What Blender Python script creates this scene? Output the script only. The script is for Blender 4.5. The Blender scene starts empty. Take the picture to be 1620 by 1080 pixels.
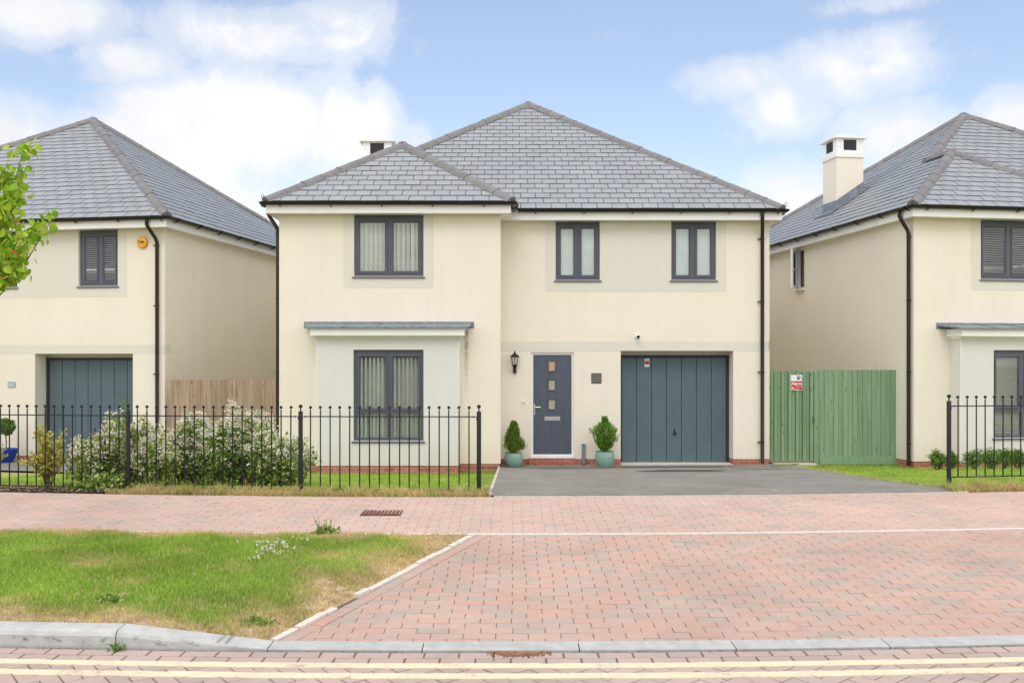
import bpy, math, random
import numpy as np
from mathutils import Vector, Matrix
R = math.radians
random.seed(7); rng = np.random.default_rng(7)
scene = bpy.context.scene
COL = scene.collection
CZ = 1.69          # eye height above the road

# ------------------------------------------------------------ materials
def lin(h):
    return tuple(((v/255)/12.92 if v/255 <= .04045 else (((v/255)+.055)/1.055)**2.4) for v in h)
def newmat(name):
    m = bpy.data.materials.new(name); m.use_nodes = True
    nt = m.node_tree; nt.nodes.clear()
    out = nt.nodes.new('ShaderNodeOutputMaterial')
    p = nt.nodes.new('ShaderNodeBsdfPrincipled')
    nt.links.new(p.outputs[0], out.inputs[0])
    return m, nt, p, out
def N(nt, t, **kw):
    n = nt.nodes.new(t)
    for k, v in kw.items(): setattr(n, k, v)
    return n
def noise(nt, scale, detail=4, rough=.55, vec=None, dist=0):
    n = N(nt, 'ShaderNodeTexNoise'); n.inputs['Scale'].default_value = scale
    n.inputs['Detail'].default_value = detail; n.inputs['Roughness'].default_value = rough
    n.inputs['Distortion'].default_value = dist
    if vec is None:
        tc = N(nt, 'ShaderNodeTexCoord'); vec = tc.outputs['Object']
    nt.links.new(vec, n.inputs['Vector']); return n
def ramp(nt, fac, stops, mode='LINEAR'):
    r = N(nt, 'ShaderNodeValToRGB'); r.color_ramp.interpolation = mode
    el = r.color_ramp.elements
    while len(el) < len(stops): el.new(.5)
    for e, (p, c) in zip(el, stops):
        e.position = p; e.color = (c[0], c[1], c[2], 1) if hasattr(c, '__len__') else (c, c, c, 1)
    nt.links.new(fac, r.inputs[0]); return r.outputs[0]
def mix(nt, fac, a, b, mode='MIX'):
    m = N(nt, 'ShaderNodeMix', data_type='RGBA', blend_type=mode)
    for s, v in ((m.inputs[0], fac), (m.inputs[6], a), (m.inputs[7], b)):
        if hasattr(v, 'is_linked') or hasattr(v, 'links'): nt.links.new(v, s)
        elif hasattr(v, '__len__'): s.default_value = (v[0], v[1], v[2], 1)
        else: s.default_value = v
    return m.outputs[2]
def bumpn(nt, h, strength, dist=.01):
    b = N(nt, 'ShaderNodeBump'); b.inputs['Strength'].default_value = strength
    b.inputs['Distance'].default_value = dist
    nt.links.new(h, b.inputs['Height']); return b.outputs[0]
def mat(name, c, rough=.6, var=.08, scale=3, bump=0, bscale=60, metal=0, spec=.4, island=0, stretch=None, c2=None, bdist=.004):
    m, nt, p, out = newmat(name)
    tc = N(nt, 'ShaderNodeTexCoord'); vec = tc.outputs['Object']
    if stretch:
        mp = N(nt, 'ShaderNodeMapping'); mp.inputs['Scale'].default_value = stretch
        nt.links.new(vec, mp.inputs[0]); vec = mp.outputs[0]
    n = noise(nt, scale, 6, .6, vec)
    lo = tuple(x*(1-var) for x in c); hi = tuple(min(1, x*(1+var)) for x in (c2 or c))
    colr = ramp(nt, n.outputs['Fac'], [(.3, lo), (.7, hi)])
    if island:
        g = N(nt, 'ShaderNodeNewGeometry')
        k = ramp(nt, g.outputs['Random Per Island'], [(0, 1-island), (1, 1+island*.3)])
        colr = mix(nt, 1.0, colr, k, 'MULTIPLY')
    nt.links.new(colr, p.inputs['Base Color'])
    p.inputs['Roughness'].default_value = rough; p.inputs['Metallic'].default_value = metal
    p.inputs['Specular IOR Level'].default_value = spec
    if bump:
        b = noise(nt, bscale, 5, .6)
        nt.links.new(bumpn(nt, b.outputs['Fac'], bump, bdist), p.inputs['Normal'])
    return m
def ramp_island(name, stops, rough=.5, transl=0, spec=.3, noise_amt=0, mode='LINEAR', dry=None):
    m, nt, p, out = newmat(name)
    g = N(nt, 'ShaderNodeNewGeometry')
    c = ramp(nt, g.outputs['Random Per Island'], stops, mode)
    if dry:
        a = N(nt, 'ShaderNodeAttribute'); a.attribute_name = 'dry'
        g2 = N(nt, 'ShaderNodeMath', operation='FRACT'); g3 = N(nt, 'ShaderNodeMath', operation='MULTIPLY')
        g3.inputs[1].default_value = 37.7; nt.links.new(g.outputs['Random Per Island'], g3.inputs[0]); nt.links.new(g3.outputs[0], g2.inputs[0])
        dc = ramp(nt, g2.outputs[0], dry)
        c = mix(nt, a.outputs['Fac'], c, dc)
    if noise_amt:
        n = noise(nt, 1.3, 4); k = ramp(nt, n.outputs['Fac'], [(.3, 1-noise_amt), (.7, 1+noise_amt)])
        c = mix(nt, 1.0, c, k, 'MULTIPLY')
    nt.links.new(c, p.inputs['Base Color']); p.inputs['Roughness'].default_value = rough
    p.inputs['Specular IOR Level'].default_value = spec
    if transl:
        t = N(nt, 'ShaderNodeBsdfTranslucent'); nt.links.new(c, t.inputs[0])
        mx = N(nt, 'ShaderNodeMixShader'); mx.inputs[0].default_value = transl
        nt.links.new(p.outputs[0], mx.inputs[1]); nt.links.new(t.outputs[0], mx.inputs[2]); nt.links.new(mx.outputs[0], out.inputs[0])
    return m

def render_mat(name, c, stain=.06):
    """painted render: fine grain, faint drips and grime"""
    m, nt, p, out = newmat(name)
    tc = N(nt, 'ShaderNodeTexCoord')
    n1 = noise(nt, .9, 6, .6, tc.outputs['Object'])
    mp = N(nt, 'ShaderNodeMapping'); mp.inputs['Scale'].default_value = (7, 7, .35)
    nt.links.new(tc.outputs['Object'], mp.inputs[0])
    n2 = noise(nt, 1, 6, .6, mp.outputs[0])
    a = ramp(nt, n1.outputs['Fac'], [(.3, tuple(x*(1-stain) for x in c)), (.7, c)])
    k = ramp(nt, n2.outputs['Fac'], [(.25, (1-stain*.6, 1-stain*.7, 1-stain*.9)), (.5, (1, 1, 1))])
    c3 = mix(nt, 1.0, a, k, 'MULTIPLY')
    # splash-back dirt near the ground and faint weathering, a stain with its own ragged shape
    sp = N(nt, 'ShaderNodeSeparateXYZ'); nt.links.new(tc.outputs['Object'], sp.inputs[0])
    ad = N(nt, 'ShaderNodeMath', operation='MULTIPLY_ADD'); nt.links.new(n2.outputs['Fac'], ad.inputs[0]); ad.inputs[1].default_value = -.8; nt.links.new(sp.outputs[2], ad.inputs[2])
    mr = N(nt, 'ShaderNodeMapRange'); nt.links.new(ad.outputs[0], mr.inputs[0])
    mr.inputs[1].default_value = -.25; mr.inputs[2].default_value = .25; mr.inputs[3].default_value = .35; mr.inputs[4].default_value = 0
    c4 = mix(nt, mr.outputs[0], c3, tuple(x*y for x, y in zip(c, (.82, .78, .70))))
    if name == 'cream render':     # a dark run below the end of the bay canopy
        xa = N(nt, 'ShaderNodeMath', operation='ADD'); nt.links.new(sp.outputs[0], xa.inputs[0]); xa.inputs[1].default_value = 1.215
        xb = N(nt, 'ShaderNodeMath', operation='ABSOLUTE'); nt.links.new(xa.outputs[0], xb.inputs[0])
        xm = ramp(nt, xb.outputs[0], [(.012, 1), (.055, 0)]); 
        zm = N(nt, 'ShaderNodeMapRange'); nt.links.new(sp.outputs[2], zm.inputs[0]); zm.inputs[1].default_value = 1.35; zm.inputs[2].default_value = 2.45; zm.inputs[4].default_value = .8
        zt_ = N(nt, 'ShaderNodeMath', operation='LESS_THAN'); nt.links.new(sp.outputs[2], zt_.inputs[0]); zt_.inputs[1].default_value = 2.66
        nk = noise(nt, 14, 4, .6, tc.outputs['Object']); nk2 = ramp(nt, nk.outputs['Fac'], [(.35, .3), (.6, 1)])
        mk = mix(nt, 1.0, mix(nt, 1.0, xm, zm.outputs[0], 'MULTIPLY'), mix(nt, 1.0, nk2, zt_.outputs[0], 'MULTIPLY'), 'MULTIPLY')
        c4 = mix(nt, mk, c4, (.20, .17, .12))
    nt.links.new(c4, p.inputs['Base Color']); p.inputs['Roughness'].default_value = .85; p.inputs['Specular IOR Level'].default_value = .2
    b = noise(nt, 140, 4, .6, tc.outputs['Object'])
    nt.links.new(bumpn(nt, b.outputs['Fac'], .25, .003), p.inputs['Normal'])
    return m

def brick_mat():
    m, nt, p, out = newmat('brick')
    tc = N(nt, 'ShaderNodeTexCoord'); s = N(nt, 'ShaderNodeSeparateXYZ'); nt.links.new(tc.outputs['Object'], s.inputs[0])
    ad = N(nt, 'ShaderNodeMath', operation='ADD'); nt.links.new(s.outputs[0], ad.inputs[0]); nt.links.new(s.outputs[1], ad.inputs[1])
    cb = N(nt, 'ShaderNodeCombineXYZ'); nt.links.new(ad.outputs[0], cb.inputs[0]); nt.links.new(s.outputs[2], cb.inputs[1])
    b = N(nt, 'ShaderNodeTexBrick'); nt.links.new(cb.outputs[0], b.inputs['Vector'])
    b.inputs['Scale'].default_value = 1; b.inputs['Brick Width'].default_value = .225; b.inputs['Row Height'].default_value = .075
    b.inputs['Mortar Size'].default_value = .006; b.inputs['Mortar Smooth'].default_value = .3
    b.inputs['Color1'].default_value = (.36, .10, .06, 1); b.inputs['Color2'].default_value = (.52, .20, .13, 1); b.inputs['Mortar'].default_value = (.42, .33, .27, 1)
    n = noise(nt, 30); k = ramp(nt, n.outputs['Fac'], [(.3, .75), (.7, 1.15)])
    nt.links.new(mix(nt, 1.0, b.outputs['Color'], k, 'MULTIPLY'), p.inputs['Base Color'])
    p.inputs['Roughness'].default_value = .85
    nt.links.new(bumpn(nt, b.outputs['Fac'], -.6, .006), p.inputs['Normal'])
    return m
def glass_mat(name, tint=(.975, .99, .985), boost=.06):
    m, nt, p, out = newmat(name); nt.nodes.remove(p)
    tr = N(nt, 'ShaderNodeBsdfTransparent'); tr.inputs[0].default_value = (*tint, 1)
    gl = N(nt, 'ShaderNodeBsdfGlossy'); gl.inputs['Roughness'].default_value = .015
    n = noise(nt, 1.7, 2); nt.links.new(bumpn(nt, n.outputs['Fac'], .12, .02), gl.inputs['Normal'])
    f = N(nt, 'ShaderNodeFresnel'); f.inputs[0].default_value = 1.38
    a = N(nt, 'ShaderNodeMath', operation='ADD'); a.inputs[1].default_value = boost; nt.links.new(f.outputs[0], a.inputs[0])
    mx = N(nt, 'ShaderNodeMixShader'); nt.links.new(a.outputs[0], mx.inputs[0]); nt.links.new(tr.outputs[0], mx.inputs[1]); nt.links.new(gl.outputs[0], mx.inputs[2])
    nt.links.new(mx.outputs[0], out.inputs[0]); return m
def paving_mat(name, stops, dirt=(.20, .15, .11)):
    m, nt, p, out = newmat(name)
    g = N(nt, 'ShaderNodeNewGeometry')
    c = ramp(nt, g.outputs['Random Per Island'], stops)
    n = noise(nt, 1.1, 5, .6); k = ramp(nt, n.outputs['Fac'], [(.3, .88), (.7, 1.08)])
    c = mix(nt, 1.0, c, k, 'MULTIPLY')
    n2 = noise(nt, 160, 3, .7); k2 = ramp(nt, n2.outputs['Fac'], [(.3, .84), (.7, 1.12)])
    c = mix(nt, 1.0, c, k2, 'MULTIPLY')
    n3 = noise(nt, 3.1, 6, .7); k3 = ramp(nt, n3.outputs['Fac'], [(.58, 0), (.75, .35)])
    c = mix(nt, k3, c, dirt)
    nt.links.new(c, p.inputs['Base Color']); p.inputs['Roughness'].default_value = .9; p.inputs['Specular IOR Level'].default_value = .2
    nt.links.new(bumpn(nt, n2.outputs['Fac'], .4, .002), p.inputs['Normal'])
    return m
def N_div(nt, s_, k):
    m = N(nt, 'ShaderNodeMath', operation='DIVIDE'); nt.links.new(s_, m.inputs[0]); m.inputs[1].default_value = k; return m.outputs[0]
def tarmac_mat():
    m, nt, p, out = newmat('tarmac')
    n = noise(nt, 1.2, 6, .65); c = ramp(nt, n.outputs['Fac'], [(.3, (.17, .162, .145)), (.7, (.255, .243, .215))])
    n2 = noise(nt, 180, 3, .8); k = ramp(nt, n2.outputs['Fac'], [(.25, .55), (.5, 1), (.75, 1.6)])
    c = mix(nt, 1.0, c, k, 'MULTIPLY')
    n7 = noise(nt, 38, 4, .75); c = mix(nt, 1.0, c, ramp(nt, n7.outputs['Fac'], [(.3, .82), (.7, 1.2)]), 'MULTIPLY')
    n8 = noise(nt, 4.5, 5, .7, None, .8); c = mix(nt, 1.0, c, ramp(nt, n8.outputs['Fac'], [(.33, .78), (.5, 1)]), 'MULTIPLY')
    # damp patches lie in the hollows near the garage
    tc = N(nt, 'ShaderNodeTexCoord'); mp = N(nt, 'ShaderNodeMapping'); mp.inputs['Scale'].default_value = (1.0, 1.3, 1)
    nt.links.new(tc.outputs['Object'], mp.inputs[0]); n3 = noise(nt, .9, 3, .5, mp.outputs[0], .4)
    sp = N(nt, 'ShaderNodeSeparateXYZ'); nt.links.new(tc.outputs['Object'], sp.inputs[0])
    mr = N(nt, 'ShaderNodeMapRange'); nt.links.new(sp.outputs[1], mr.inputs[0]); mr.inputs[1].default_value = 15.6; mr.inputs[2].default_value = 17.3; mr.inputs[3].default_value = -.20; mr.inputs[4].default_value = 0.06
    mr2 = N(nt, 'ShaderNodeMapRange'); nt.links.new(sp.outputs[1], mr2.inputs[0]); mr2.inputs[1].default_value = 17.9; mr2.inputs[2].default_value = 18.5; mr2.inputs[3].default_value = 0; mr2.inputs[4].default_value = -.2
    s1 = N(nt, 'ShaderNodeMath', operation='ADD'); nt.links.new(n3.outputs['Fac'], s1.inputs[0]); nt.links.new(mr.outputs[0], s1.inputs[1])
    s2 = N(nt, 'ShaderNodeMath', operation='ADD'); nt.links.new(s1.outputs[0], s2.inputs[0]); nt.links.new(mr2.outputs[0], s2.inputs[1])
    el_ = None
    for (cx_, cy_, sx_, sy_) in ((2.4, 17.75, 2.4, .26), (1.1, 17.1, .8, .16), (2.9, 16.1, .8, .38), (4.3, 16.7, .6, .16), (-.02, 18.1, .35, .1), (4.9, 17.9, .6, .12)):
        a_ = N(nt, 'ShaderNodeVectorMath', operation='SUBTRACT'); nt.links.new(tc.outputs['Object'], a_.inputs[0]); a_.inputs[1].default_value = (cx_, cy_, 0)
        b_ = N(nt, 'ShaderNodeVectorMath', operation='MULTIPLY'); nt.links.new(a_.outputs[0], b_.inputs[0]); b_.inputs[1].default_value = (1/sx_, 1/sy_, 0)
        l_ = N(nt, 'ShaderNodeVectorMath', operation='LENGTH'); nt.links.new(b_.outputs[0], l_.inputs[0])
        if el_ is None: el_ = l_.outputs['Value']
        else:
            m_ = N(nt, 'ShaderNodeMath', operation='MINIMUM'); nt.links.new(el_, m_.inputs[0]); nt.links.new(l_.outputs['Value'], m_.inputs[1]); el_ = m_.outputs[0]
    n4 = noise(nt, 2.2, 4, .6, mp.outputs[0]); m_ = N(nt, 'ShaderNodeMath', operation='MULTIPLY_ADD'); nt.links.new(n4.outputs['Fac'], m_.inputs[0]); m_.inputs[1].default_value = 1.6; nt.links.new(el_, m_.inputs[2])
    w = ramp(nt, m_.outputs[0], [(.0, 1), (.5, 1), (1.0, 0)]); w = ramp(nt, N_div(nt, m_.outputs[0], 2), [(.88, 1), (.97, 0)])
    c = mix(nt, w, c, (.045, .045, .046))
    nt.links.new(c, p.inputs['Base Color'])
    nt.links.new(ramp(nt, w, [(0, .9), (1, .45)]), p.inputs['Roughness'])
    nt.links.new(bumpn(nt, n2.outputs['Fac'], .5, .004), p.inputs['Normal']); return m

M = {}
M['render'] = render_mat('cream render', (.86, .79, .67), .05)
M['renderG'] = render_mat('smooth grey cream render', (.735, .70, .615), .03)
M['renderW'] = render_mat('pale bay render', (.735, .715, .68), .03)
M['trim'] = mat('white painted trim', (.86, .85, .82), .45, .04, 4)
M['upvc'] = mat('white door frame', (.82, .83, .85), .3, .02, 4)
M['frame'] = mat('anthracite window frame', (.10, .105, .135), .35, .06, 5)
M['garage'] = mat('blue grey garage door', (.10, .145, .170), .42, .07, 2.5, .05, 30)
M['garageD'] = mat('dark garage frame', (.03, .036, .043), .5)
M['door'] = mat('slate blue composite door', (.085, .10, .135), .4, .12, 14, .3, 90, stretch=(1, 1, .15), bdist=.002)
M['black'] = mat('black plastic', (.013, .012, .012), .35, .1, 5)
M['brown'] = mat('dark brown downpipe', (.022, .015, .015), .4, .1, 5)
M['iron'] = mat('black painted iron', (.008, .009, .011), .5, .2, 20, .1, 80)
M['slate'] = mat('grey roof slate', (.30, .315, .335), .45, .07, 1.2, .2, 50, island=.08, spec=.5)
M['ridge'] = mat('brown grey hip tile', (.20, .19, .195), .6, .15, 6, .2, 60, island=.12)
M['under'] = mat('roof underlay', (.045, .045, .05), .9)
M['lead'] = mat('weathered lead', (.22, .25, .29), .5, .3, 7, .1, 30, metal=.3, stretch=(2, 2, .5))
M['brick'] = brick_mat()
M['glass'] = glass_mat('window glass', boost=0)
M['blind'] = mat('pale fabric blind', (.86, .92, .89), .8, .05, 4)
M['blindW'] = mat('cream vertical blind', (.93, .92, .85), .8, .08, 4, island=.12)
M['blindB'] = mat('white slatted blind', (.88, .90, .92), .6, .04, 4)
M['blindS'] = mat('pale aqua vertical slats', (.85, .95, .91), .7, .1, 4, island=.2)
M['louver'] = mat('dark vent mesh', (.035, .03, .04), .6, .3, 30)
M['chrome'] = mat('brushed steel', (.70, .68, .64), .3, .05, 8, metal=.8)
M['steelD'] = mat('dark brushed plate', (.16, .155, .135), .4, .3, 9, metal=.4)
M['lampglass'] = mat('pale lantern glass', (.55, .55, .48), .2)
M['doorglassA'] = mat('obscured amber glass', (.52, .36, .2), .25, .15, 30)
M['doorglass'] = mat('obscured glass', (.42, .38, .28), .25, .15, 30)
M['red'] = mat('red print', (.55, .03, .03), .4)
M['white'] = mat('white print', (.82, .82, .82), .4, .03)
M['yellow'] = mat('amber plastic', (.85, .42, .03), .35, .03)
M['navy'] = mat('black lettering', (.02, .02, .03), .4)
M['bluegrey'] = mat('blue grey print', (.10, .18, .26), .4)
M['celadon'] = mat('sea green glaze', (.23, .38, .31), .28, .15, 5, .15, 9, stretch=(1, 1, 12))
M['cobalt'] = mat('cobalt glazed pot', (.01, .045, .34), .2, .1, 6)
M['soil'] = mat('dry soil', (.30, .22, .14), .95, .4, 9, .6, 60, c2=(.50, .38, .26), bdist=.01)
M['sand'] = mat('jointing sand', (.20, .145, .105), .95, .3, 12)
M['kerb'] = mat('concrete kerb', (.47, .475, .46), .9, .13, 9, .35, 120, c2=(.55, .555, .54))
M['edging'] = mat('pale concrete edging', (.66, .60, .53), .9, .14, 20, .3, 100)
M['lawnbase'] = mat('lawn soil', (.22, .27, .06), .95, .3, 5, c2=(.34, .33, .12))
M['bark'] = mat('young bark', (.16, .11, .075), .85, .3, 30, .4, 60)
M['stem'] = mat('green brown stem', (.17, .13, .06), .8, .3, 30)
M['tarmac'] = tarmac_mat()
M['mulch'] = ramp_island('bark mulch', [(0, (.03, .02, .015)), (.6, (.10, .07, .05)), (1, (.28, .22, .17))], .9)
M['paint'] = mat('cream yellow road paint', (.76, .65, .45), .8, .1, 12, .2, 100, c2=(.80, .71, .53))
def worn_paint():
    m, nt, p, out = newmat('worn yellow road paint')
    n = noise(nt, 22, 6, .75); n2 = noise(nt, 3, 4, .6)
    a = N(nt, 'ShaderNodeMath', operation='ADD'); nt.links.new(n.outputs['Fac'], a.inputs[0]); nt.links.new(n2.outputs['Fac'], a.inputs[1])
    w = ramp(nt, N_div(nt, a.outputs[0], 2), [(.36, 1), (.47, .12), (.6, 0)])
    c = mix(nt, w, (.78, .66, .45), (.47, .37, .32)); nt.links.new(c, p.inputs['Base Color']); p.inputs['Roughness'].default_value = .85
    return m
M['paint'] = worn_paint()
PINKS = [(0, (.42, .355, .30)), (.14, (.45, .365, .31)), (.24, (.49, .36, .305)), (.5, (.515, .37, .31)), (.8, (.51, .35, .29)), (.96, (.55, .345, .28)), (1, (.49, .36, .30))]
M['pave'] = paving_mat('pink block paving', PINKS)
M['pavefar'] = paving_mat('pink block footway', [(0, (.47, .385, .33)), (.2, (.53, .395, .335)), (.6, (.555, .405, .345)), (1, (.57, .395, .33))])
M['paveroad'] = paving_mat('mauve block carriageway', [(0, (.42, .345, .31)), (.4, (.48, .375, .335)), (.8, (.50, .375, .335)), (1, (.45, .38, .345))], (.15, .12, .10))
M['rust'] = mat('rusty iron grating', (.16, .075, .05), .85, .4, 30, .6, 90, bdist=.004)
M['rubble'] = mat('orange brown silt', (.30, .16, .085), .95, .4, 30, .8, 120, bdist=.01)
M['grass'] = ramp_island('grass blades', [(0, (.19, .36, .03)), (.5, (.30, .50, .055)), (.85, (.44, .60, .10)), (1, (.58, .62, .18))], .55, .35, .25, .2,
                         dry=[(0, (.50, .31, .14)), (.5, (.74, .56, .30)), (1, (.64, .60, .26))])
M['leafshrub'] = ramp_island('shrub leaves', [(0, (.09, .18, .03)), (.6, (.26, .39, .08)), (1, (.52, .56, .20))], .5, .3)
M['leafyellow'] = ramp_island('yellow variegated leaves', [(0, (.24, .32, .06)), (.4, (.55, .58, .14)), (.88, (.80, .66, .20)), (1, (.72, .36, .17))], .5, .35)
M['petal'] = ramp_island('small white flowers', [(0, (.76, .64, .46)), (.5, (.84, .79, .66)), (1, (.88, .86, .80))], .7, .2)
M['leaftree'] = ramp_island('bright young leaves', [(0, (.16, .34, .02)), (.4, (.34, .56, .03)), (.8, (.55, .70, .08)), (.965, (.62, .62, .18)), (.98, (.62, .14, .04)), (1, (.60, .10, .03))], .4, .45)
M['conifer'] = ramp_island('conifer foliage', [(0, (.07, .14, .015)), (.6, (.16, .27, .03)), (1, (.34, .42, .06))], .6, .2)
M['conifer2'] = ramp_island('fresh green conifer foliage', [(0, (.06, .17, .015)), (.6, (.14, .33, .03)), (1, (.36, .55, .08))], .6, .2)
M['boxleaf'] = ramp_island('box leaves', [(0, (.05, .13, .02)), (.6, (.13, .27, .04)), (1, (.27, .43, .07))], .5, .2)
M['farleaf'] = ramp_island('dense hedge leaves', [(0, (.02, .05, .012)), (1, (.07, .12, .03))], .6)

def wood_mat(name, c1, c2, c3):
    m, nt, p, out = newmat(name)
    tc = N(nt, 'ShaderNodeTexCoord'); g = N(nt, 'ShaderNodeNewGeometry')
    mp = N(nt, 'ShaderNodeMapping'); mp.inputs['Scale'].default_value = (22, 22, 1.1); nt.links.new(tc.outputs['Object'], mp.inputs[0])
    cb = N(nt, 'ShaderNodeVectorMath', operation='ADD'); sc = N(nt, 'ShaderNodeVectorMath', operation='SCALE'); sc.inputs['Scale'].default_value = 40
    nt.links.new(g.outputs['Random Per Island'], sc.inputs[0]); nt.links.new(mp.outputs[0], cb.inputs[0]); nt.links.new(sc.outputs[0], cb.inputs[1])
    n = noise(nt, 1, 6, .65, cb.outputs[0], .6)
    c = ramp(nt, n.outputs['Fac'], [(.28, c1), (.5, c2), (.72, c3)])
    k = ramp(nt, g.outputs['Random Per Island'], [(0, (.86, .83, .80)), (.5, (1, 1, 1)), (1, (1.08, .98, .9))])
    c = mix(nt, 1.0, c, k, 'MULTIPLY')
    kn = N(nt, 'ShaderNodeMapping'); kn.inputs['Scale'].default_value = (9, 9, 3.2); nt.links.new(tc.outputs['Object'], kn.inputs[0])
    v = N(nt, 'ShaderNodeTexVoronoi'); v.inputs['Scale'].default_value = 1; nt.links.new(kn.outputs[0], v.inputs[0])
    kk = ramp(nt, v.outputs['Distance'], [(.07, .45), (.16, 1)])
    c = mix(nt, 1.0, c, kk, 'MULTIPLY')
    nt.links.new(c, p.inputs['Base Color']); p.inputs['Roughness'].default_value = .85
    nt.links.new(bumpn(nt, n.outputs['Fac'], .3, .004), p.inputs['Normal']); return m
M['woodgreen'] = wood_mat('green stained boards', (.15, .255, .15), (.215, .345, .205), (.27, .40, .25))
M['woodbrown'] = wood_mat('weathered boards', (.22, .15, .09), (.40, .31, .22), (.50, .42, .33))

# ------------------------------------------------------------ mesh helpers
class MB:
    def __init__(s): s.v = []; s.f = []
    def poly(s, pts):
        b = len(s.v); s.v += [tuple(p) for p in pts]; s.f.append(tuple(range(b, b+len(pts)))); return s
    def box(s, x0, x1, y0, y1, z0, z1, bev=0):
        b = len(s.v)
        if x0 > x1: x0, x1 = x1, x0
        if y0 > y1: y0, y1 = y1, y0
        if z0 > z1: z0, z1 = z1, z0
        s.v += [(x0,y0,z0),(x1,y0,z0),(x1,y1,z0),(x0,y1,z0),(x0,y0,z1),(x1,y0,z1),(x1,y1,z1),(x0,y1,z1)]
        s.f += [tuple(b+i for i in q) for q in ((0,3,2,1),(4,5,6,7),(0,1,5,4),(1,2,6,5),(2,3,7,6),(3,0,4,7))]
        return s
    def hexa(s, p):   # 8 points bottom ring, top ring
        b = len(s.v); s.v += [tuple(q) for q in p]
        s.f += [tuple(b+i for i in q) for q in ((0,3,2,1),(4,5,6,7),(0,1,5,4),(1,2,6,5),(2,3,7,6),(3,0,4,7))]; return s
    def ring(s, pts, prev=None):
        b = len(s.v); s.v += [tuple(p) for p in pts]; n = len(pts)
        if prev is not None:
            for i in range(n): j = (i+1) % n; s.f.append((prev+i, prev+j, b+j, b+i))
        return b
    def tube(s, path, r, n=8, caps=True):
        path = [Vector(p) for p in path]; m = len(path)
        rs = r if hasattr(r, '__len__') else [r]*m
        prev = None; up = None
        for i, p in enumerate(path):
            d = (path[min(i+1, m-1)] - path[max(i-1, 0)]).normalized()
            if up is None: up = Vector((0, 0, 1)) if abs(d.z) < .9 else Vector((0, 1, 0))
            a = d.cross(up).normalized(); c = a.cross(d).normalized(); up = c
            pts = [p + (a*math.cos(t)+c*math.sin(t))*rs[i] for t in (2*math.pi*k/n for k in range(n))]
            b = s.ring(pts, prev)
            if prev is None and caps: s.f.append(tuple(range(b+n-1, b-1, -1)))
            prev = b
        if caps: s.f.append(tuple(range(prev, prev+n)))
        return s
    def lathe(s, c, prof, n=24):   # prof (r,z)
        prev = None
        for (r, z) in prof:
            pts = [(c[0]+r*math.cos(2*math.pi*k/n), c[1]+r*math.sin(2*math.pi*k/n), c[2]+z) for k in range(n)]
            b = s.ring(pts, prev); prev = b
            if len(s.f) == 0 or (r, z) == prof[0]: s.f.append(tuple(range(b+n-1, b-1, -1)))
        s.f.append(tuple(range(prev, prev+n))); return s
    def ball(s, c, r, n=10, m=6, sz=1):
        return s.lathe(c, [(max(.0005, r*math.sin(math.pi*k/m)), -r*sz*math.cos(math.pi*k/m)) for k in range(m+1)], n)
    def build(s, name, m, parent=None, shift=None, smooth=False):
        me = bpy.data.meshes.new(name)
        v = s.v if shift is None else [(p[0]-shift[0], p[1]-shift[1], p[2]-shift[2]) for p in s.v]
        me.from_pydata(v, [], s.f); me.validate(); me.update()
        if smooth:
            for p in me.polygons: p.use_smooth = True
            try: me.set_sharp_from_angle(angle=R(40))
            except Exception: pass
        me.materials.append(m)
        o = bpy.data.objects.new(name, me); COL.objects.link(o)
        if parent is not None: o.parent = parent
        return o
def fastmesh(name, V, F, m, parent=None, attr=None):
    """V (n,3); F list of (k,4) or (k,3) arrays"""
    me = bpy.data.meshes.new(name); V = np.asarray(V, np.float32)
    me.vertices.add(len(V)); me.vertices.foreach_set('co', V.ravel())
    loops = np.concatenate([f.ravel() for f in F]).astype(np.int32)
    counts = np.concatenate([np.full(len(f), f.shape[1]) for f in F]); starts = np.concatenate([[0], np.cumsum(counts)[:-1]]).astype(np.int32)
    me.loops.add(len(loops)); me.loops.foreach_set('vertex_index', loops)
    me.polygons.add(len(counts)); me.polygons.foreach_set('loop_start', starts)
    me.update(calc_edges=True); me.validate()
    if attr is not None:
        a = me.attributes.new('dry', 'FLOAT', 'POINT'); a.data.foreach_set('value', np.asarray(attr, np.float32))
    me.materials.append(m); o = bpy.data.objects.new(name, me); COL.objects.link(o)
    if parent is not None: o.parent = parent
    return o
def blades(P, h, w, lean, dry=None):
    n = len(P); th = rng.uniform(0, 2*np.pi, n); ph = rng.uniform(0, 2*np.pi, n)
    h = np.broadcast_to(h, n)*rng.uniform(.55, 1.25, n); side = np.stack([np.cos(th), np.sin(th), 0*th], 1)*(w/2)
    ln = (rng.uniform(.1, 1, n)*lean*h)[:, None]*np.stack([np.cos(ph), np.sin(ph), 0*ph], 1)
    up = np.stack([0*h, 0*h, h], 1)
    V = np.empty((n, 5, 3)); V[:, 0] = P-side; V[:, 1] = P+side; V[:, 2] = P+side*.75+ln*.35+up*.6; V[:, 3] = P-side*.75+ln*.35+up*.6; V[:, 4] = P+ln+up*.95
    i = np.arange(n)*5
    F = [np.stack([i, i+1, i+2, i+3], 1), np.stack([i+3, i+2, i+4], 1)]
    A = None if dry is None else np.repeat(dry, 5)
    return V.reshape(-1, 3), F, A
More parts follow.
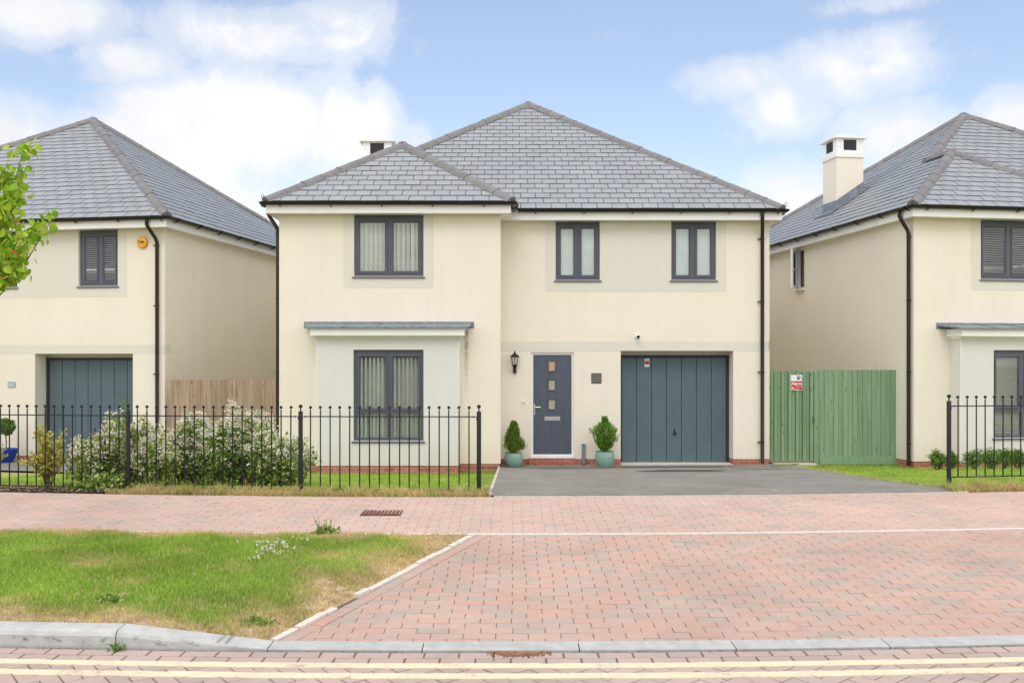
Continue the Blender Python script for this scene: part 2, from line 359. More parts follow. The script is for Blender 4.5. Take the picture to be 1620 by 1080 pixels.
def leafmesh(C, size, aspect=.55, droop=0, normal=None, jit=1.0):
    """folded leaves: 6 vertices, 4 triangles-ish (2 quads)"""
    n = len(C); size = np.broadcast_to(size, n)*rng.uniform(.6, 1.3, n)
    d = rng.normal(size=(n, 3))*jit
    if normal is not None: d = d + normal*1.2
    d[:, 2] -= droop; d /= np.linalg.norm(d, axis=1)[:, None]+1e-9
    q = rng.normal(size=(n, 3)); s = np.cross(d, q); s /= np.linalg.norm(s, axis=1)[:, None]+1e-9
    u = np.cross(s, d)
    L = size[:, None]; W = L*aspect/2
    V = np.empty((n, 6, 3))
    V[:, 0] = C; V[:, 1] = C+d*L*.35+s*W+u*W*.3; V[:, 2] = C+d*L*.75+s*W*.75+u*W*.25; V[:, 3] = C+d*L; V[:, 4] = C+d*L*.75-s*W*.75+u*W*.25; V[:, 5] = C+d*L*.35-s*W+u*W*.3
    i = np.arange(n)*6
    return V.reshape(-1, 3), [np.stack([i, i+1, i+2, i+3], 1), np.stack([i, i+3, i+4, i+5], 1)]
def thing(name, label, cat, loc, rz=0, group=None):
    o = bpy.data.objects.new(name, None); COL.objects.link(o); o.empty_display_size = .3
    o.location = loc; o.rotation_euler = (0, 0, rz); tag(o, label, cat, group); return o
def tag(o, label, cat, group=None):
    o['label'] = label; o['category'] = cat
    if group: o['group'] = group
    return o
def struct(o): o['kind'] = 'structure'; return o
def text_mesh(txt, size, m, name, parent, loc, rot=(R(90), 0, 0), bold=0, sx=1):
    cu = bpy.data.curves.new(name, 'FONT'); cu.body = txt; cu.size = size; cu.extrude = .001; cu.align_x = 'CENTER'; cu.align_y = 'CENTER'; cu.offset = bold
    o = bpy.data.objects.new('tmp', cu); COL.objects.link(o); bpy.context.view_layer.update()
    me = bpy.data.meshes.new_from_object(o.evaluated_get(bpy.context.evaluated_depsgraph_get())); bpy.data.objects.remove(o)
    me.materials.clear(); me.materials.append(m)
    t = bpy.data.objects.new(name, me); COL.objects.link(t); t.parent = parent; t.location = loc; t.rotation_euler = rot; t.scale = (sx, 1, 1)
    return t

# ------------------------------------------------------------ ground frame
A0 = -.2
def D(a):
    t = abs(a-A0); return .012*t*t if t < 9 else .012*81+.216*(t-9)
def interp(x, pts):
    if x <= pts[0][0]: return pts[0][1]
    for (a, b), (c, d) in zip(pts, pts[1:]):
        if x <= c: return b+(d-b)*(x-a)/(c-a)
    return pts[-1][1]
PR = [(5.70, 0), (10.46, .19), (10.75, .20), (18.87, -.41), (60, -.42)]
LW = [(10.46, .165), (10.80, .19), (17.4, -.43), (60, -.46)]
RW = [(10.46, .175), (10.75, .20), (17.6, -.42), (60, -.44)]
def zp(u): return interp(u, PR)
def zl(a, u): return interp(u, LW) if a < 2 else interp(u, RW)
def W(a, u, z): return (a, u+D(a), z)
E0, E1 = (-1.42, 5.70), (-.33, 8.545)
edx, edu = E1[0]-E0[0], E1[1]-E0[1]; el = math.hypot(edx, edu); edx /= el; edu /= el
def edist(a, u): return -((a-E0[0])*edu - (u-E0[1])*edx)   # >0 on the verge side
def kerbtop(a): return interp(a, [(-2.32, .107), (-1.42, .014)])
def sm(t): t = max(0, min(1, t)); return t*t*(3-2*t)
def zv(a, u):
    f = kerbtop(a)-.012
    z = f+(.125-f)*max(0, min(1, (u-5.67)/2.85)) + .02*math.sin(math.pi*max(0, min(1, (u-5.67)/2.85)))
    base = zp(u)-.005
    return base+(z-base)*sm((edist(a, u)+.02)/.5) + .006*math.sin(a*5.1)*math.sin(u*4.3)
def grid(name, av, uv_, zf, m, skip=None):
    mb = MB(); na, nu = len(av), len(uv_)
    for u in uv_:
        for a in av: mb.v.append(W(a, u, zf(a, u)))
    for j in range(nu-1):
        for i in range(na-1):
            if skip and skip((av[i]+av[i+1])/2, (uv_[j]+uv_[j+1])/2): continue
            b = j*na+i; mb.f.append((b, b+1, b+1+na, b+na))
    return struct(mb.build(name, m, smooth=True))
def fr(a, b, s): n = max(1, int(round((b-a)/s))); return [a+(b-a)*i/n for i in range(n+1)]

# far ground
mb = MB(); mb.poly([(-400, -400, -.62), (400, -400, -.62), (400, 600, -.62), (-400, 600, -.62)])
struct(mb.build('ground', M['lawnbase']))
AV = fr(-30, -9, 1.5)[:-1]+fr(-9, 9, .25)[:-1]+fr(9, 30, 1.5)
grid('road', AV, fr(-3, 5.52, .6), lambda a, u: -.008, M['sand'])
grid('footway_bed', AV, [5.6, 8.5, 10.46, 10.5], lambda a, u: zp(u)-.009, M['sand'], skip=lambda a, u: False)
# verge soil (finer, above the bed)
mb = MB(); rows = fr(5.655, 8.55, .12)
prev = None
for u in rows:
    ae = E0[0]+(u-E0[1])*edx/edu-.03
    r = [-30+(ae+30)*(1-(1-t)**2.2) for t in [i/70 for i in range(71)]]
    b = len(mb.v); mb.v += [W(a, u, zv(a, u)) for a in r]
    if prev is not None:
        for i in range(70): mb.f.append((prev+i, prev+i+1, b+i+1, b+i))
    prev = b
struct(mb.build('grass_verge', M['soil'], smooth=True))
# garden soil
grid('front_garden', AV, [10.47]+fr(10.8, 17.4, .6)+[18.5, 22, 30, 45], lambda a, u: zl(a, u)-.004-(.12 if -.3 < a < 4.8 else 0), M['lawnbase'])
# driveways
def slab(name, pts, z0, m, n=26):
    """pts: left and right edge lists (a,u)"""
    mb = MB()
    L, Rr = pts
    prev = None
    for k in range(n+1):
        t = k/n
        u = L[0][1]+(L[-1][1]-L[0][1])*t
        a0 = interp(u, [(q[1], q[0]) for q in L]); a1 = interp(u, [(q[1], q[0]) for q in Rr])
        b = len(mb.v); mb.v += [W(a0+(a1-a0)*i/14, u, zp(u)+z0) for i in range(15)]
        if prev is not None:
            for i in range(14): mb.f.append((prev+i, prev+i+1, b+i+1, b+i))
        prev = b
    return struct(mb.build(name, m, smooth=True))
slab('driveway', ([(-.24, 10.46), (-.24, 18.86)], [(5.05, 10.46), (4.97, 10.9), (4.93, 12.2), (5.12, 14.8), (5.22, 18.2), (5.9, 18.6), (6.4, 18.86)]), .012, M['tarmac'])
mb = MB()
prev = None
for u in fr(15.9, 19.8, .5):
    b = len(mb.v); mb.v += [W(-14+8.0*i/14, u, interp(u, LW)+.03) for i in range(15)]
    if prev is not None:
        for i in range(14): mb.f.append((prev+i, prev+i+1, b+i+1, b+i))
    prev = b
struct(mb.build('neighbour_driveway', M['tarmac'], smooth=True))
# edging strips
def strip(name, u0, u1, a0, a1, h, m):
    mb = MB(); a = a0
    while a < a1:
        b_ = min(a+.9, a1)
        for k in range(4):
            p, q = a+(b_-a)*k/4, a+(b_-a)*(k+1)/4-(.004 if k == 3 else 0)
            mb.hexa([W(p, u0, zp(u0)-.02), W(q, u0, zp(u0)-.02), W(q, u1, zp(u1)-.02), W(p, u1, zp(u1)-.02),
                     W(p, u0, zp(u0)+h), W(q, u0, zp(u0)+h), W(q, u1, zp(u1)+h), W(p, u1, zp(u1)+h)])
        a = b_
    return struct(mb.build(name, m))
strip('edging', 8.555, 8.61, -14, 14, .006, M['edging'])
strip('edging', 10.445, 10.49, -.2, 5.2, .008, M['edging'])
# pale edging beside the driveway
mb = MB(); u = 10.55
while u < 17.9:
    a = -.225; l = .9
    mb.hexa([W(a-.035, u, -.5), W(a, u, -.5), W(a, u+l-.01, -.5), W(a-.035, u+l-.01, -.5), W(a-.035, u, zp(u)+.02), W(a, u, zp(u)+.02), W(a, u+l-.01, zp(u+l)+.02), W(a-.035, u+l-.01, zp(u+l)+.02)]); u += l
struct(mb.build('driveway_edging', mat('dirty concrete edging', (.42, .38, .32), .9, .3, 9, c2=(.56, .52, .45))))
# broken edging along the verge
mb = MB(); t = .0
while t < el-.05:
    l = random.uniform(.12, .5); l = min(l, el-t)
    if t > el*.45 or random.random() < .55:
        j = random.uniform(-.006, .006)
        q = [(t, -.005+j), (t, .045+j), (t+l-.012, .045), (t+l-.012, -.005)]
        pp = [(E0[0]+edx*s-edu*o, E0[1]+edu*s+edx*o) for s, o in q]
        z = random.uniform(.008, .022)
        mb.hexa([W(p[0], p[1], zp(p[1])-.05) for p in pp]+[W(p[0], p[1], zp(p[1])+z) for p in pp])
    t += l
struct(mb.build('verge_edging', M['edging']))
# kerb
def kerb():
    mb = MB()
    js = [-2.32-.915*k for k in range(14, -1, -1)]+[-1.42]+[-.519+.915*k for k in range(12)]
    for a, b in zip(js, js[1:]):
        n = 4; b2 = b-.007
        for k in range(n):
            p, q = a+(b2-a)*k/n, a+(b2-a)*(k+1)/n
            def sec(x):
                t = kerbtop(x); bt = max(.004, min(.045, t*.45)); 
                return [W(x, 5.50, -.03), W(x, 5.50+bt*.12, t-bt*.75), W(x, 5.50+bt*.45, t-bt*.25), W(x, 5.50+bt*.8, t-.001), W(x, 5.655, t+.002), W(x, 5.655, -.03)]
            s0, s1 = sec(p), sec(q); m0 = len(mb.v); mb.v += s0+s1
            for i in range(5): mb.f.append((m0+i, m0+6+i, m0+7+i, m0+1+i))
            if k == 0: mb.f.append(tuple(m0+i for i in range(6)))
            if k == n-1: mb.f.append(tuple(m0+6+i for i in range(5, -1, -1)))
    return mb
m, nt, p, out = newmat('kerb with tyre scuffs')
n = noise(nt, 9, 6, .6); c = ramp(nt, n.outputs['Fac'], [(.3, (.42, .425, .41)), (.7, (.56, .565, .55))])
tc = N(nt, 'ShaderNodeTexCoord'); mp = N(nt, 'ShaderNodeMapping'); mp.inputs['Scale'].default_value = (11, 0, 26); nt.links.new(tc.outputs['Object'], mp.inputs[0])
n2 = noise(nt, 1, 4, .7, mp.outputs[0]); sp = N(nt, 'ShaderNodeSeparateXYZ'); nt.links.new(tc.outputs['Object'], sp.inputs[0])
zr = ramp(nt, sp.outputs[2], [(.012, 0), (.03, 1), (.06, 1), (.082, 0)]); k = ramp(nt, n2.outputs['Fac'], [(.55, 0), (.66, .7)])
c = mix(nt, mix(nt, 1.0, zr, k, 'MULTIPLY'), c, (.06, .06, .06))
n3 = noise(nt, 200, 3, .7); c = mix(nt, 1.0, c, ramp(nt, n3.outputs['Fac'], [(.3, .85), (.7, 1.1)]), 'MULTIPLY')
zz = ramp(nt, sp.outputs[2], [(0, .75), (.02, 1)]); c = mix(nt, 1.0, c, zz, 'MULTIPLY')
nt.links.new(c, p.inputs['Base Color']); p.inputs['Roughness'].default_value = .9; nt.links.new(bumpn(nt, n3.outputs['Fac'], .3, .002), p.inputs['Normal'])
struct(kerb().build('kerb', m, smooth=False))

# ---- block paving, real blocks with chamfers
def clip(poly, px, py, nx, ny):
    """keep side where (p-P).n >= 0"""
    out = []
    for i in range(len(poly)):
        a, b = poly[i], poly[(i+1) % len(poly)]
        da = (a[0]-px)*nx+(a[1]-py)*ny; db = (b[0]-px)*nx+(b[1]-py)*ny
        if da >= 0: out.append(a)
        if (da >= 0) != (db >= 0):
            t = da/(da-db); out.append((a[0]+(b[0]-a[0])*t, a[1]+(b[1]-a[1])*t))
    return out
def clip_to(poly, region):
    for i in range(len(region)):
        a, b = region[i], region[(i+1) % len(region)]
        nx, ny = -(b[1]-a[1]), b[0]-a[0]
        poly = clip(poly, a[0], a[1], nx, ny)
        if len(poly) < 3: return []
    return poly
def area(p): return .5*sum(p[i][0]*p[(i+1) % len(p)][1]-p[(i+1) % len(p)][0]*p[i][1] for i in range(len(p)))
def inset(poly, d):
    q = poly
    for i in range(len(poly)):
        a, b = poly[i], poly[(i+1) % len(poly)]
        nx, ny = -(b[1]-a[1]), b[0]-a[0]; l = math.hypot(nx, ny)
        if l < 1e-6: continue
        nx /= l; ny /= l
        q = clip(q, a[0]+nx*d, a[1]+ny*d, nx, ny)
        if len(q) < 3: return []
    return q
def clean(p):
    out = []
    for q in p:
        if not out or math.hypot(q[0]-out[-1][0], q[1]-out[-1][1]) > 1e-4: out.append(q)
    if len(out) > 2 and math.hypot(out[0][0]-out[-1][0], out[0][1]-out[-1][1]) < 1e-4: out.pop()
    return out
def block(mb, poly, joint, ch, dz, depth=.02):
    poly = clean(inset(poly, joint/2))
    if len(poly) < 3 or area(poly) < 2e-4: return
    top = clean(inset(poly, ch))
    tx, ty = random.gauss(0, .004), random.gauss(0, .006); j = random.gauss(0, .0009)
    cx = sum(p[0] for p in poly)/len(poly); cu = sum(p[1] for p in poly)/len(poly)
    def z(p): return zp(p[1])+dz+j+(p[0]-cx)*tx+(p[1]-cu)*ty
    if len(top) == len(poly):
        b = len(mb.v); n = len(poly)
        mb.v += [W(p[0], p[1], z(p)-depth) for p in poly]+[W(p[0], p[1], z(p)-ch*.6) for p in poly]+[W(p[0], p[1], z(p)) for p in top]
        for i in range(n):
            k = (i+1) % n; mb.f.append((b+i, b+k, b+n+k, b+n+i)); mb.f.append((b+n+i, b+n+k, b+2*n+k, b+2*n+i))
        mb.f.append(tuple(b+2*n+i for i in range(n)))
    else:
        b = len(mb.v); n = len(poly); mb.v += [W(p[0], p[1], z(p)-depth) for p in poly]+[W(p[0], p[1], z(p)-.001) for p in poly]
        for i in range(n): k = (i+1) % n; mb.f.append((b+i, b+k, b+n+k, b+n+i))
        mb.f.append(tuple(b+n+i for i in range(n)))
def courses(region, a0, a1, u0, u1, joint=.004, ch=.004, off=0, dz=0, mb=None, w=.2, h=.1):
    mb = mb or MB(); r = 0; u = u0
    while u < u1-1e-6:
        a = a0+(w/2 if r % 2 else 0)+off+random.uniform(-.008, .008)-w
        while a < a1:
            q = clip_to([(a, u), (a+w, u), (a+w, u+h), (a, u+h)], region)
            if q: block(mb, q, joint+random.uniform(0, .002), ch, dz)
            a += w
        u += h; r += 1
    return mb
# apron: coursed blocks right of the verge with a soldier course along the edging
so = .10
aF, aB = E0, E1
def eoff(p, o): return (p[0]+edu*o, p[1]-edx*o)
u0, u1 = 5.66, 8.55
def ea(u, o): return E0[0]+(u-E0[1])*edx/edu + o/edu
reg = [(ea(u0, so+.01), u0), (9, u0), (9, u1), (ea(u1, so+.01), u1)]
mb = courses(reg, -2, 9, u0, u1, .004, .004)
t = -.05
while t < el+.02:
    q = [(t, .008), (t+.2, .008), (t+.2, so+.008), (t, so+.008)]
    pp = [(E0[0]+edx*s+edu*o, E0[1]+edu*s-edx*o) for s, o in q][::-1]
    pp = clip_to(pp, [(-3, u0), (9, u0), (9, u1), (-3, u1)])
    if pp and area(pp) > 0: block(mb, pp, .005, .004, 0)
    t += .2
struct(mb.build('paved_apron', M['pave']))
mb = courses([(-9, 8.615), (9, 8.615), (9, 10.435), (-9, 10.435)], -9, 9, 8.615, 10.435, .0025, .003)
struct(mb.build('pavement', M['pavefar']))
# road: two stretcher courses then herringbone
mb = courses([(-5, 5.295), (5, 5.295), (5, 5.495), (-5, 5.495)], -5, 5, 5.295, 5.495, .010, .005)
def herring(mb, region, a0, a1, ub, ut, joint, ch, dz, rot=R(38)):
    c, s = math.cos(rot), math.sin(rot); w = .1
    for i in range(-90, 91):
        for j in range(-90, 91):
            k = (i-j) % 4
            if k == 0: r = [(i, j), (i+2, j), (i+2, j+1), (i, j+1)]
            elif k == 3: r = [(i, j), (i+1, j), (i+1, j+2), (i, j+2)]
            else: continue
            q = [(p[0]*w*c-p[1]*w*s, p[0]*w*s+p[1]*w*c+5.0) for p in r]
            if max(p[0] for p in q) < a0 or min(p[0] for p in q) > a1 or max(p[1] for p in q) < ub or min(p[1] for p in q) > ut: continue
            q = clip_to(q, region)
            if q: block(mb, q, joint, ch, dz)
rg = [(-5, 4.3), (5, 4.3), (5, 5.295), (-5, 5.295)]
st = random.getstate(); herring(mb, rg, -5, 5, 4.3, 5.295, .009, .005, 0)
struct(mb.build('road_paving', M['paveroad']))
for (b_, t_) in ((5.207, 5.288), (5.035, 5.12)):
    mb = MB(); herring(mb, [(-5, b_), (5, b_), (5, t_), (-5, t_)], -5, 5, b_, t_, .0008, .0003, .0035)
    struct(mb.build('yellow_line', M['paint']))
# silt caught against the kerb
mb = MB()
for k in range(500):
    a = random.gauss(.05, .085); a = max(-.14, min(.22, a)); u = 5.495-abs(random.gauss(0, .035)); r = random.uniform(.003, .009)
    mb.ball(W(a, u, .004), r, 5, 3, .6)
for k in range(260):
    a = random.uniform(-3.2, 3.2); u = 5.497-abs(random.gauss(0, .008)); mb.ball(W(a, u, .003), random.uniform(.002, .005), 5, 3, .6)
o = mb.build('silt', M['rubble']); o['kind'] = 'stuff'; 
# gully grating on the footway
g = thing('drain_grating', 'rusty brown rectangular drain grating set in the pink footway', 'drain', W(-1.31, 9.55, zp(9.55)), 0)
mb = MB(); mb.box(-.2, .2, -.14, -.12, -.01, .006).box(-.2, .2, .12, .14, -.01, .006).box(-.2, -.18, -.12, .12, -.01, .006).box(.18, .2, -.12, .12, -.01, .006); mb.build('frame', M['rust'], g)
mb = MB()
for k in range(9): x = -.165+k*.0385; mb.box(x, x+.024, -.118, .118, -.01, .008)
mb.build('grate', M['rust'], g)

# ------------------------------------------------------------ grass
def scatter_verge(n, amin, amax):
    a = rng.uniform(amin, amax, n); u = rng.uniform(5.66, 8.56, n); P = []; Dm = []; H = []
    for x, y in zip(a, u):
        e = edist(x, y)
        if e < .035: continue
        near = min(e*.55, (y-5.66)*1.0, (8.58-y)*.85)
        fr_ = .5*math.sin(x*3.1+1)*math.sin(y*2.3)+.5*math.sin(x*7.7+y*5)+.35*math.sin(x*17+3)*math.sin(y*13)
        d = 1-sm((near-.06+.12*fr_)/.36)
        patch = max(0, math.sin(x*1.7+.6)*math.sin(y*3.3+x*1.1)-.5)*.7 + max(0, math.sin(x*5.3)*math.sin(y*6.1+2)-.55)*.9
        d = max(d, min(.75, patch)); d = max(0, min(1, d+random.gauss(0, .1)))
        if d > .85 and random.random() < .35: continue
        P.append(W(x, y, zv(x, y)-.004)); Dm.append(d); H.append((.045+.02*fr_*.5)*(1-.35*d))
    return np.array(P), np.array(Dm), np.array(H)
P, Dm, H = scatter_verge(150000, -5.6, -.3)
V, F, A = blades(P, H, .0055, .95, Dm)
o = fastmesh('grass', V, F, M['grass'], attr=A); o['kind'] = 'stuff'
# lawns behind the railings
def scatter_lawn(n, amin, amax, umin, umax, cond):
    u = umin+(umax-umin)*rng.uniform(0, 1, n)**1.35; a = rng.uniform(amin, amax, n); P = []; Dm = []; H = []
    for x, y in zip(a, u):
        if not cond(x, y): continue
        fr_ = math.sin(x*4.1)*math.sin(y*3)+.5*math.sin(x*11+y*2)
        d = 1-sm((y-10.62-.12*fr_)/.55)
        d = max(d, .55*max(0, math.sin(x*2.3+y)*math.sin(y*2.1)-.3)); d = max(0, min(1, d+random.gauss(0, .12)))
        P.append(W(x, y, zl(x, y)-.004)); Dm.append(d); H.append(.045+.05*(1-sm((y-10.5)/.5))*(.5+.5*math.sin(x*9)*math.sin(x*3.7)))
    return np.array(P), np.array(Dm), np.array(H)
P, Dm, H = scatter_lawn(120000, -7.4, -.27, 10.5, 18.0, lambda x, y: not (x < -4.6 and y < 10.85) and not (x < -6 and y > 15.9))
V, F, A = blades(P, H, .010, .8, Dm); o = fastmesh('grass', V, F, M['grass'], attr=A); o['kind'] = 'stuff'
P, Dm, H = scatter_lawn(90000, 4.9, 9.5, 10.5, 18.6, lambda x, y: x > interp(y, [(10.46, 5.08), (10.9, 5.0), (12.2, 4.96), (14.8, 5.15), (18.2, 5.25), (18.6, 5.95)]))
V, F, A = blades(P, H, .010, .8, Dm); o = fastmesh('grass', V, F, M['grass'], attr=A); o['kind'] = 'stuff'
# mulch below the left railing
mb = MB()
for k in range(1500):
    a = random.uniform(-7, -4.45); u = random.uniform(10.5, 10.72); x, y, z = W(a, u, zl(a, u)+random.uniform(0, .03)); r = random.uniform(.008, .024)
    t = random.uniform(0, 3.14); c, s = math.cos(t)*r*1.6, math.sin(t)*r*1.6; h = random.uniform(-.01, .014)
    mb.poly([(x-c, y-s, z-h), (x+s*.5, y-c*.5, z+.002), (x+c, y+s, z+h), (x-s*.5, y+c*.5, z+.01)])
o = mb.build('mulch', M['mulch']); o['kind'] = 'stuff'

# ------------------------------------------------------------ houses
O = (.35, 18.87, -.385)
ZS = 4.455; DPC = -.27; ZE = 4.66
SL = math.tan(math.atan(.672))
def slates(mb, under, A, ex, es, nrm, poly, w=.30, e=.24):
    A, ex, es, nrm = map(Vector, (A, ex, es, nrm))
    if area(poly) < 0: poly = poly[::-1]
    def P(x, v, h): return tuple(A+ex*x+es*v+nrm*h)
    under.poly([P(x, v, 0) for x, v in poly])
    x0 = math.floor(min(p[0] for p in poly)/w)*w; x1 = max(p[0] for p in poly); v1 = max(p[1] for p in poly)
    r = 0; v = 0
    while v < v1-.01:
        x = x0-w+(w/2 if r % 2 else 0)
        while x < x1:
            q = clean(clip_to([(x+.0065, v), (x+w-.0065, v), (x+w-.0065, v+e+.012), (x+.0065, v+e+.012)], poly))
            if len(q) >= 3 and area(q) > .0015:
                dh = random.gauss(0, .0012)
                hh = lambda p: .0155+dh-.0115*(p[1]-v)/e
                mb.poly([P(p[0], p[1], hh(p)) for p in q])
                low = [p for p in q if abs(p[1]-v) < 1e-4]
                if len(low) == 2:
                    a, b = sorted(low); under.poly([P(a[0], v, 0), P(b[0], v, 0), P(b[0], v, .0135), P(a[0], v, .0135)])
            x += w
        v += e; r += 1
def roofplane(mb, under, pts3, e0, e1, up):
    """pts3 world polygon, eave direction e0->e1, up-slope direction in plan"""
    A = Vector(e0); ex = (Vector(e1)-A).normalized(); t = Vector(up); n = ex.cross(t).normalized()
    if n.z < 0: n = -n
    es = n.cross(ex).normalized()
    if es.z < 0: es = -es
    q = [((Vector(p)-A).dot(ex), (Vector(p)-A).dot(es)) for p in pts3]
    slates(mb, under, A, ex, es, n, q)
def hip(mb, p0, p1, lift=.03):
    p0, p1 = Vector(p0), Vector(p1); d = (p1-p0); L = d.length; d.normalize()
    s = d.cross(Vector((0, 0, 1))).normalized(); u = s.cross(d).normalized()
    if u.z < 0: u = -u
    prof = [(-.125, -.062), (-.085, .012), (-.03, .052), (.03, .052), (.085, .012), (.125, -.062)]
    n = max(1, int(L/.42)); seg = L/n
    for i in range(n):
        a = p0+d*seg*i; j = random.gauss(0, .003)
        secs = [(0, 1.05), (.035, 1.05), (.037, .985), (seg-.005, 1.0)]
        prev = None
        for (t, sc) in secs:
            pts = [a+d*t+s*(x*sc)+u*(y*sc+lift+j+(.003 if sc > 1.02 else 0)) for x, y in prof]
            b = len(mb.v); mb.v += [tuple(q) for q in pts]
            if prev is not None:
                for k in range(5): mb.f.append((prev+k, prev+k+1, b+k+1, b+k))
            else: mb.f.append(tuple(range(b, b+6)))
            prev = b
        mb.f.append(tuple(range(prev+5, prev-1, -1)))
def wall_cells(mb, a0, a1, z0, z1, holes, f, depth=.12):
    """f(a, z, d) -> 3D point; holes (a0,a1,z0,z1); front skin, back skin and reveals"""
    As = sorted({a0, a1, *[h[0] for h in holes], *[h[1] for h in holes]}); Zs = sorted({z0, z1, *[h[2] for h in holes], *[h[3] for h in holes]})
    As = [a for a in As if a0 <= a <= a1]; Zs = [z for z in Zs if z0 <= z <= z1]
    for i in range(len(As)-1):
        for j in range(len(Zs)-1):
            ca, cz = (As[i]+As[i+1])/2, (Zs[j]+Zs[j+1])/2
            if any(h[0] < ca < h[1] and h[2] < cz < h[3] for h in holes): continue
            mb.poly([f(As[i], Zs[j], 0), f(As[i+1], Zs[j], 0), f(As[i+1], Zs[j+1], 0), f(As[i], Zs[j+1], 0)])
            mb.poly([f(As[i], Zs[j], depth), f(As[i], Zs[j+1], depth), f(As[i+1], Zs[j+1], depth), f(As[i+1], Zs[j], depth)])
    for (b0, b1, c0, c1, *dd) in holes:
        dp = dd[0] if dd else depth; c0 = max(c0, z0); c1 = min(c1, z1)
        mb.poly([f(b0, c0, 0), f(b0, c1, 0), f(b0, c1, dp), f(b0, c0, dp)]); mb.poly([f(b1, c0, 0), f(b1, c0, dp), f(b1, c1, dp), f(b1, c1, 0)])
        (mb.poly([f(b0, c1, 0), f(b1, c1, 0), f(b1, c1, dp), f(b0, c1, dp)]) if c1 < z1-.001 else None); (mb.poly([f(b0, c0, 0), f(b0, c0, dp), f(b1, c0, dp), f(b1, c0, 0)]) if c0 > z0+.001 else None)

def window(root, x0, x1, z0, z1, Y, blind, transom=None, label=None, vent=True, sill=True):
    yf = Y+.06; m = MB()
    t = .055
    m.box(x0+.001, x0+t, yf, yf+.07, z0, z1).box(x1-t, x1-.001, yf, yf+.07, z0, z1).box(x0+t, x1-t, yf, yf+.07, z1-t-.03, z1-.001).box(x0+t, x1-t, yf, yf+.07, z0+.001, z0+t)
    xc = (x0+x1)/2; m.box(xc-.03, xc+.03, yf+.002, yf+.068, z0+t, z1-t-.03)
    if transom: m.box(x0+t, xc-.03, yf+.002, yf+.068, transom-.03, transom+.03).box(xc+.03, x1-t, yf+.002, yf+.068, transom-.03, transom+.03)
    if vent: m.box(xc-.2, xc+.2, yf-.012, yf-.0005, z1-.062, z1-.04)
    w = m.build('window', M['frame'], root, O)
    if label: w['label'] = label
    for (a, b) in ((x0+t, xc-.03), (xc+.03, x1-t)):
        zz0 = transom+.03 if transom else z0+t
        zz1 = z1-t-.03
        c = MB(); k = .048; y0, y1 = yf-.012, yf+.045
        # bevelled casement ring
        def ring(a, b, c0, c1, k, c_):
            for (p, q, r, s_) in (((a, c0), (b, c0), (b-k, c0+k), (a+k, c0+k)), ((b, c0), (b, c1), (b-k, c1-k), (b-k, c0+k)), ((b, c1), (a, c1), (a+k, c1-k), (b-k, c1-k)), ((a, c1), (a, c0), (a+k, c0+k), (a+k, c1-k))):
                mid = lambda u, v, t: (u[0]+(v[0]-u[0])*t, u[1]+(v[1]-u[1])*t)
                p2, q2 = mid(p, s_, .6), mid(q, r, .6)
                c_.poly([(p[0], y1, p[1]), (q[0], y1, q[1]), (q[0], y0, q[1]), (p[0], y0, p[1])])
                c_.poly([(p[0], y0, p[1]), (q[0], y0, q[1]), (q2[0], y0-.002, q2[1]), (p2[0], y0-.002, p2[1])])
                c_.poly([(p2[0], y0-.002, p2[1]), (q2[0], y0-.002, q2[1]), (r[0], y0+.022, r[1]), (s_[0], y0+.022, s_[1])])
                c_.poly([(s_[0], y0+.022, s_[1]), (r[0], y0+.022, r[1]), (r[0], y1, r[1]), (s_[0], y1, s_[1])])
        ring(a+.004, b-.004, zz0+.004, zz1-.004, k, c); c.build('casement', M['frame'], w, O)
        MB().box(a+k, b-k, yf+.012, yf+.018, zz0+k, zz1-k).build('pane', M['glass'], w, O)
        if transom: MB().box(a, b, yf+.012, yf+.018, z0+t, transom-.03).build('pane', M['glass'], w, O)
    if sill:
        MB().hexa([(x0-.03, Y-.035, z0-.035), (x1+.03, Y-.035, z0-.035), (x1+.03, yf+.02, z0-.035), (x0-.03, yf+.02, z0-.035), (x0-.03, Y-.035, z0-.012), (x1+.03, Y-.035, z0-.012), (x1+.03, yf+.02, z0+.0), (x0-.03, yf+.02, z0+.0)]).build('sill', M['frame'], w, O)
    yb = yf+.052
    if blind == 'vertical':      # closed fabric slats
        b = MB(); x = x0+.05
        while x < x1-.04:
            tt = R(32)+random.gauss(0, .03); hw = .045
            b.poly([(x-hw*math.cos(tt), yb-hw*math.sin(tt), z0+.04), (x+hw*math.cos(tt), yb+hw*math.sin(tt), z0+.04), (x+hw*math.cos(tt), yb+hw*math.sin(tt), z1-.03), (x-hw*math.cos(tt), yb-hw*math.sin(tt), z1-.03)]); x += .088
        b.build('blind', M['blindW'], w, O)
    elif blind == 'openvertical':
        b = MB(); x = x0+.06
        while x < x1-.05:
            tt = R(48)+random.gauss(0, .04); hw = .026
            b.box(x-.002, x+.002, 0, 1, 0, 1); b.v = b.v[:-8]; b.f = b.f[:-6]
            b.poly([(x-hw*math.cos(tt), yb-hw*math.sin(tt), z0+.05), (x+hw*math.cos(tt), yb+hw*math.sin(tt), z0+.05), (x+hw*math.cos(tt), yb+hw*math.sin(tt), z1-.03), (x-hw*math.cos(tt), yb-hw*math.sin(tt), z1-.03)]); x += .078
        b.build('blind', M['blindS'], w, O)
    elif blind == 'roller':
        MB().box(x0+.03, x1-.03, yb, yb+.004, z0+.05, z1-.02).build('blind', M['blind'], w, O)
    elif blind == 'venetian':
        b = MB(); z = z0+.06
        while z < z1-.03:
            for (a_, b_) in ((x0+.05, xc-.012), (xc+.012, x1-.05)):
                b.poly([(a_, yb-.02, z-.012), (b_, yb-.02, z-.012), (b_, yb+.02, z+.004), (a_, yb+.02, z+.004)])
            z += .045
        b.build('blind', M['blindB'], w, O)
    return w

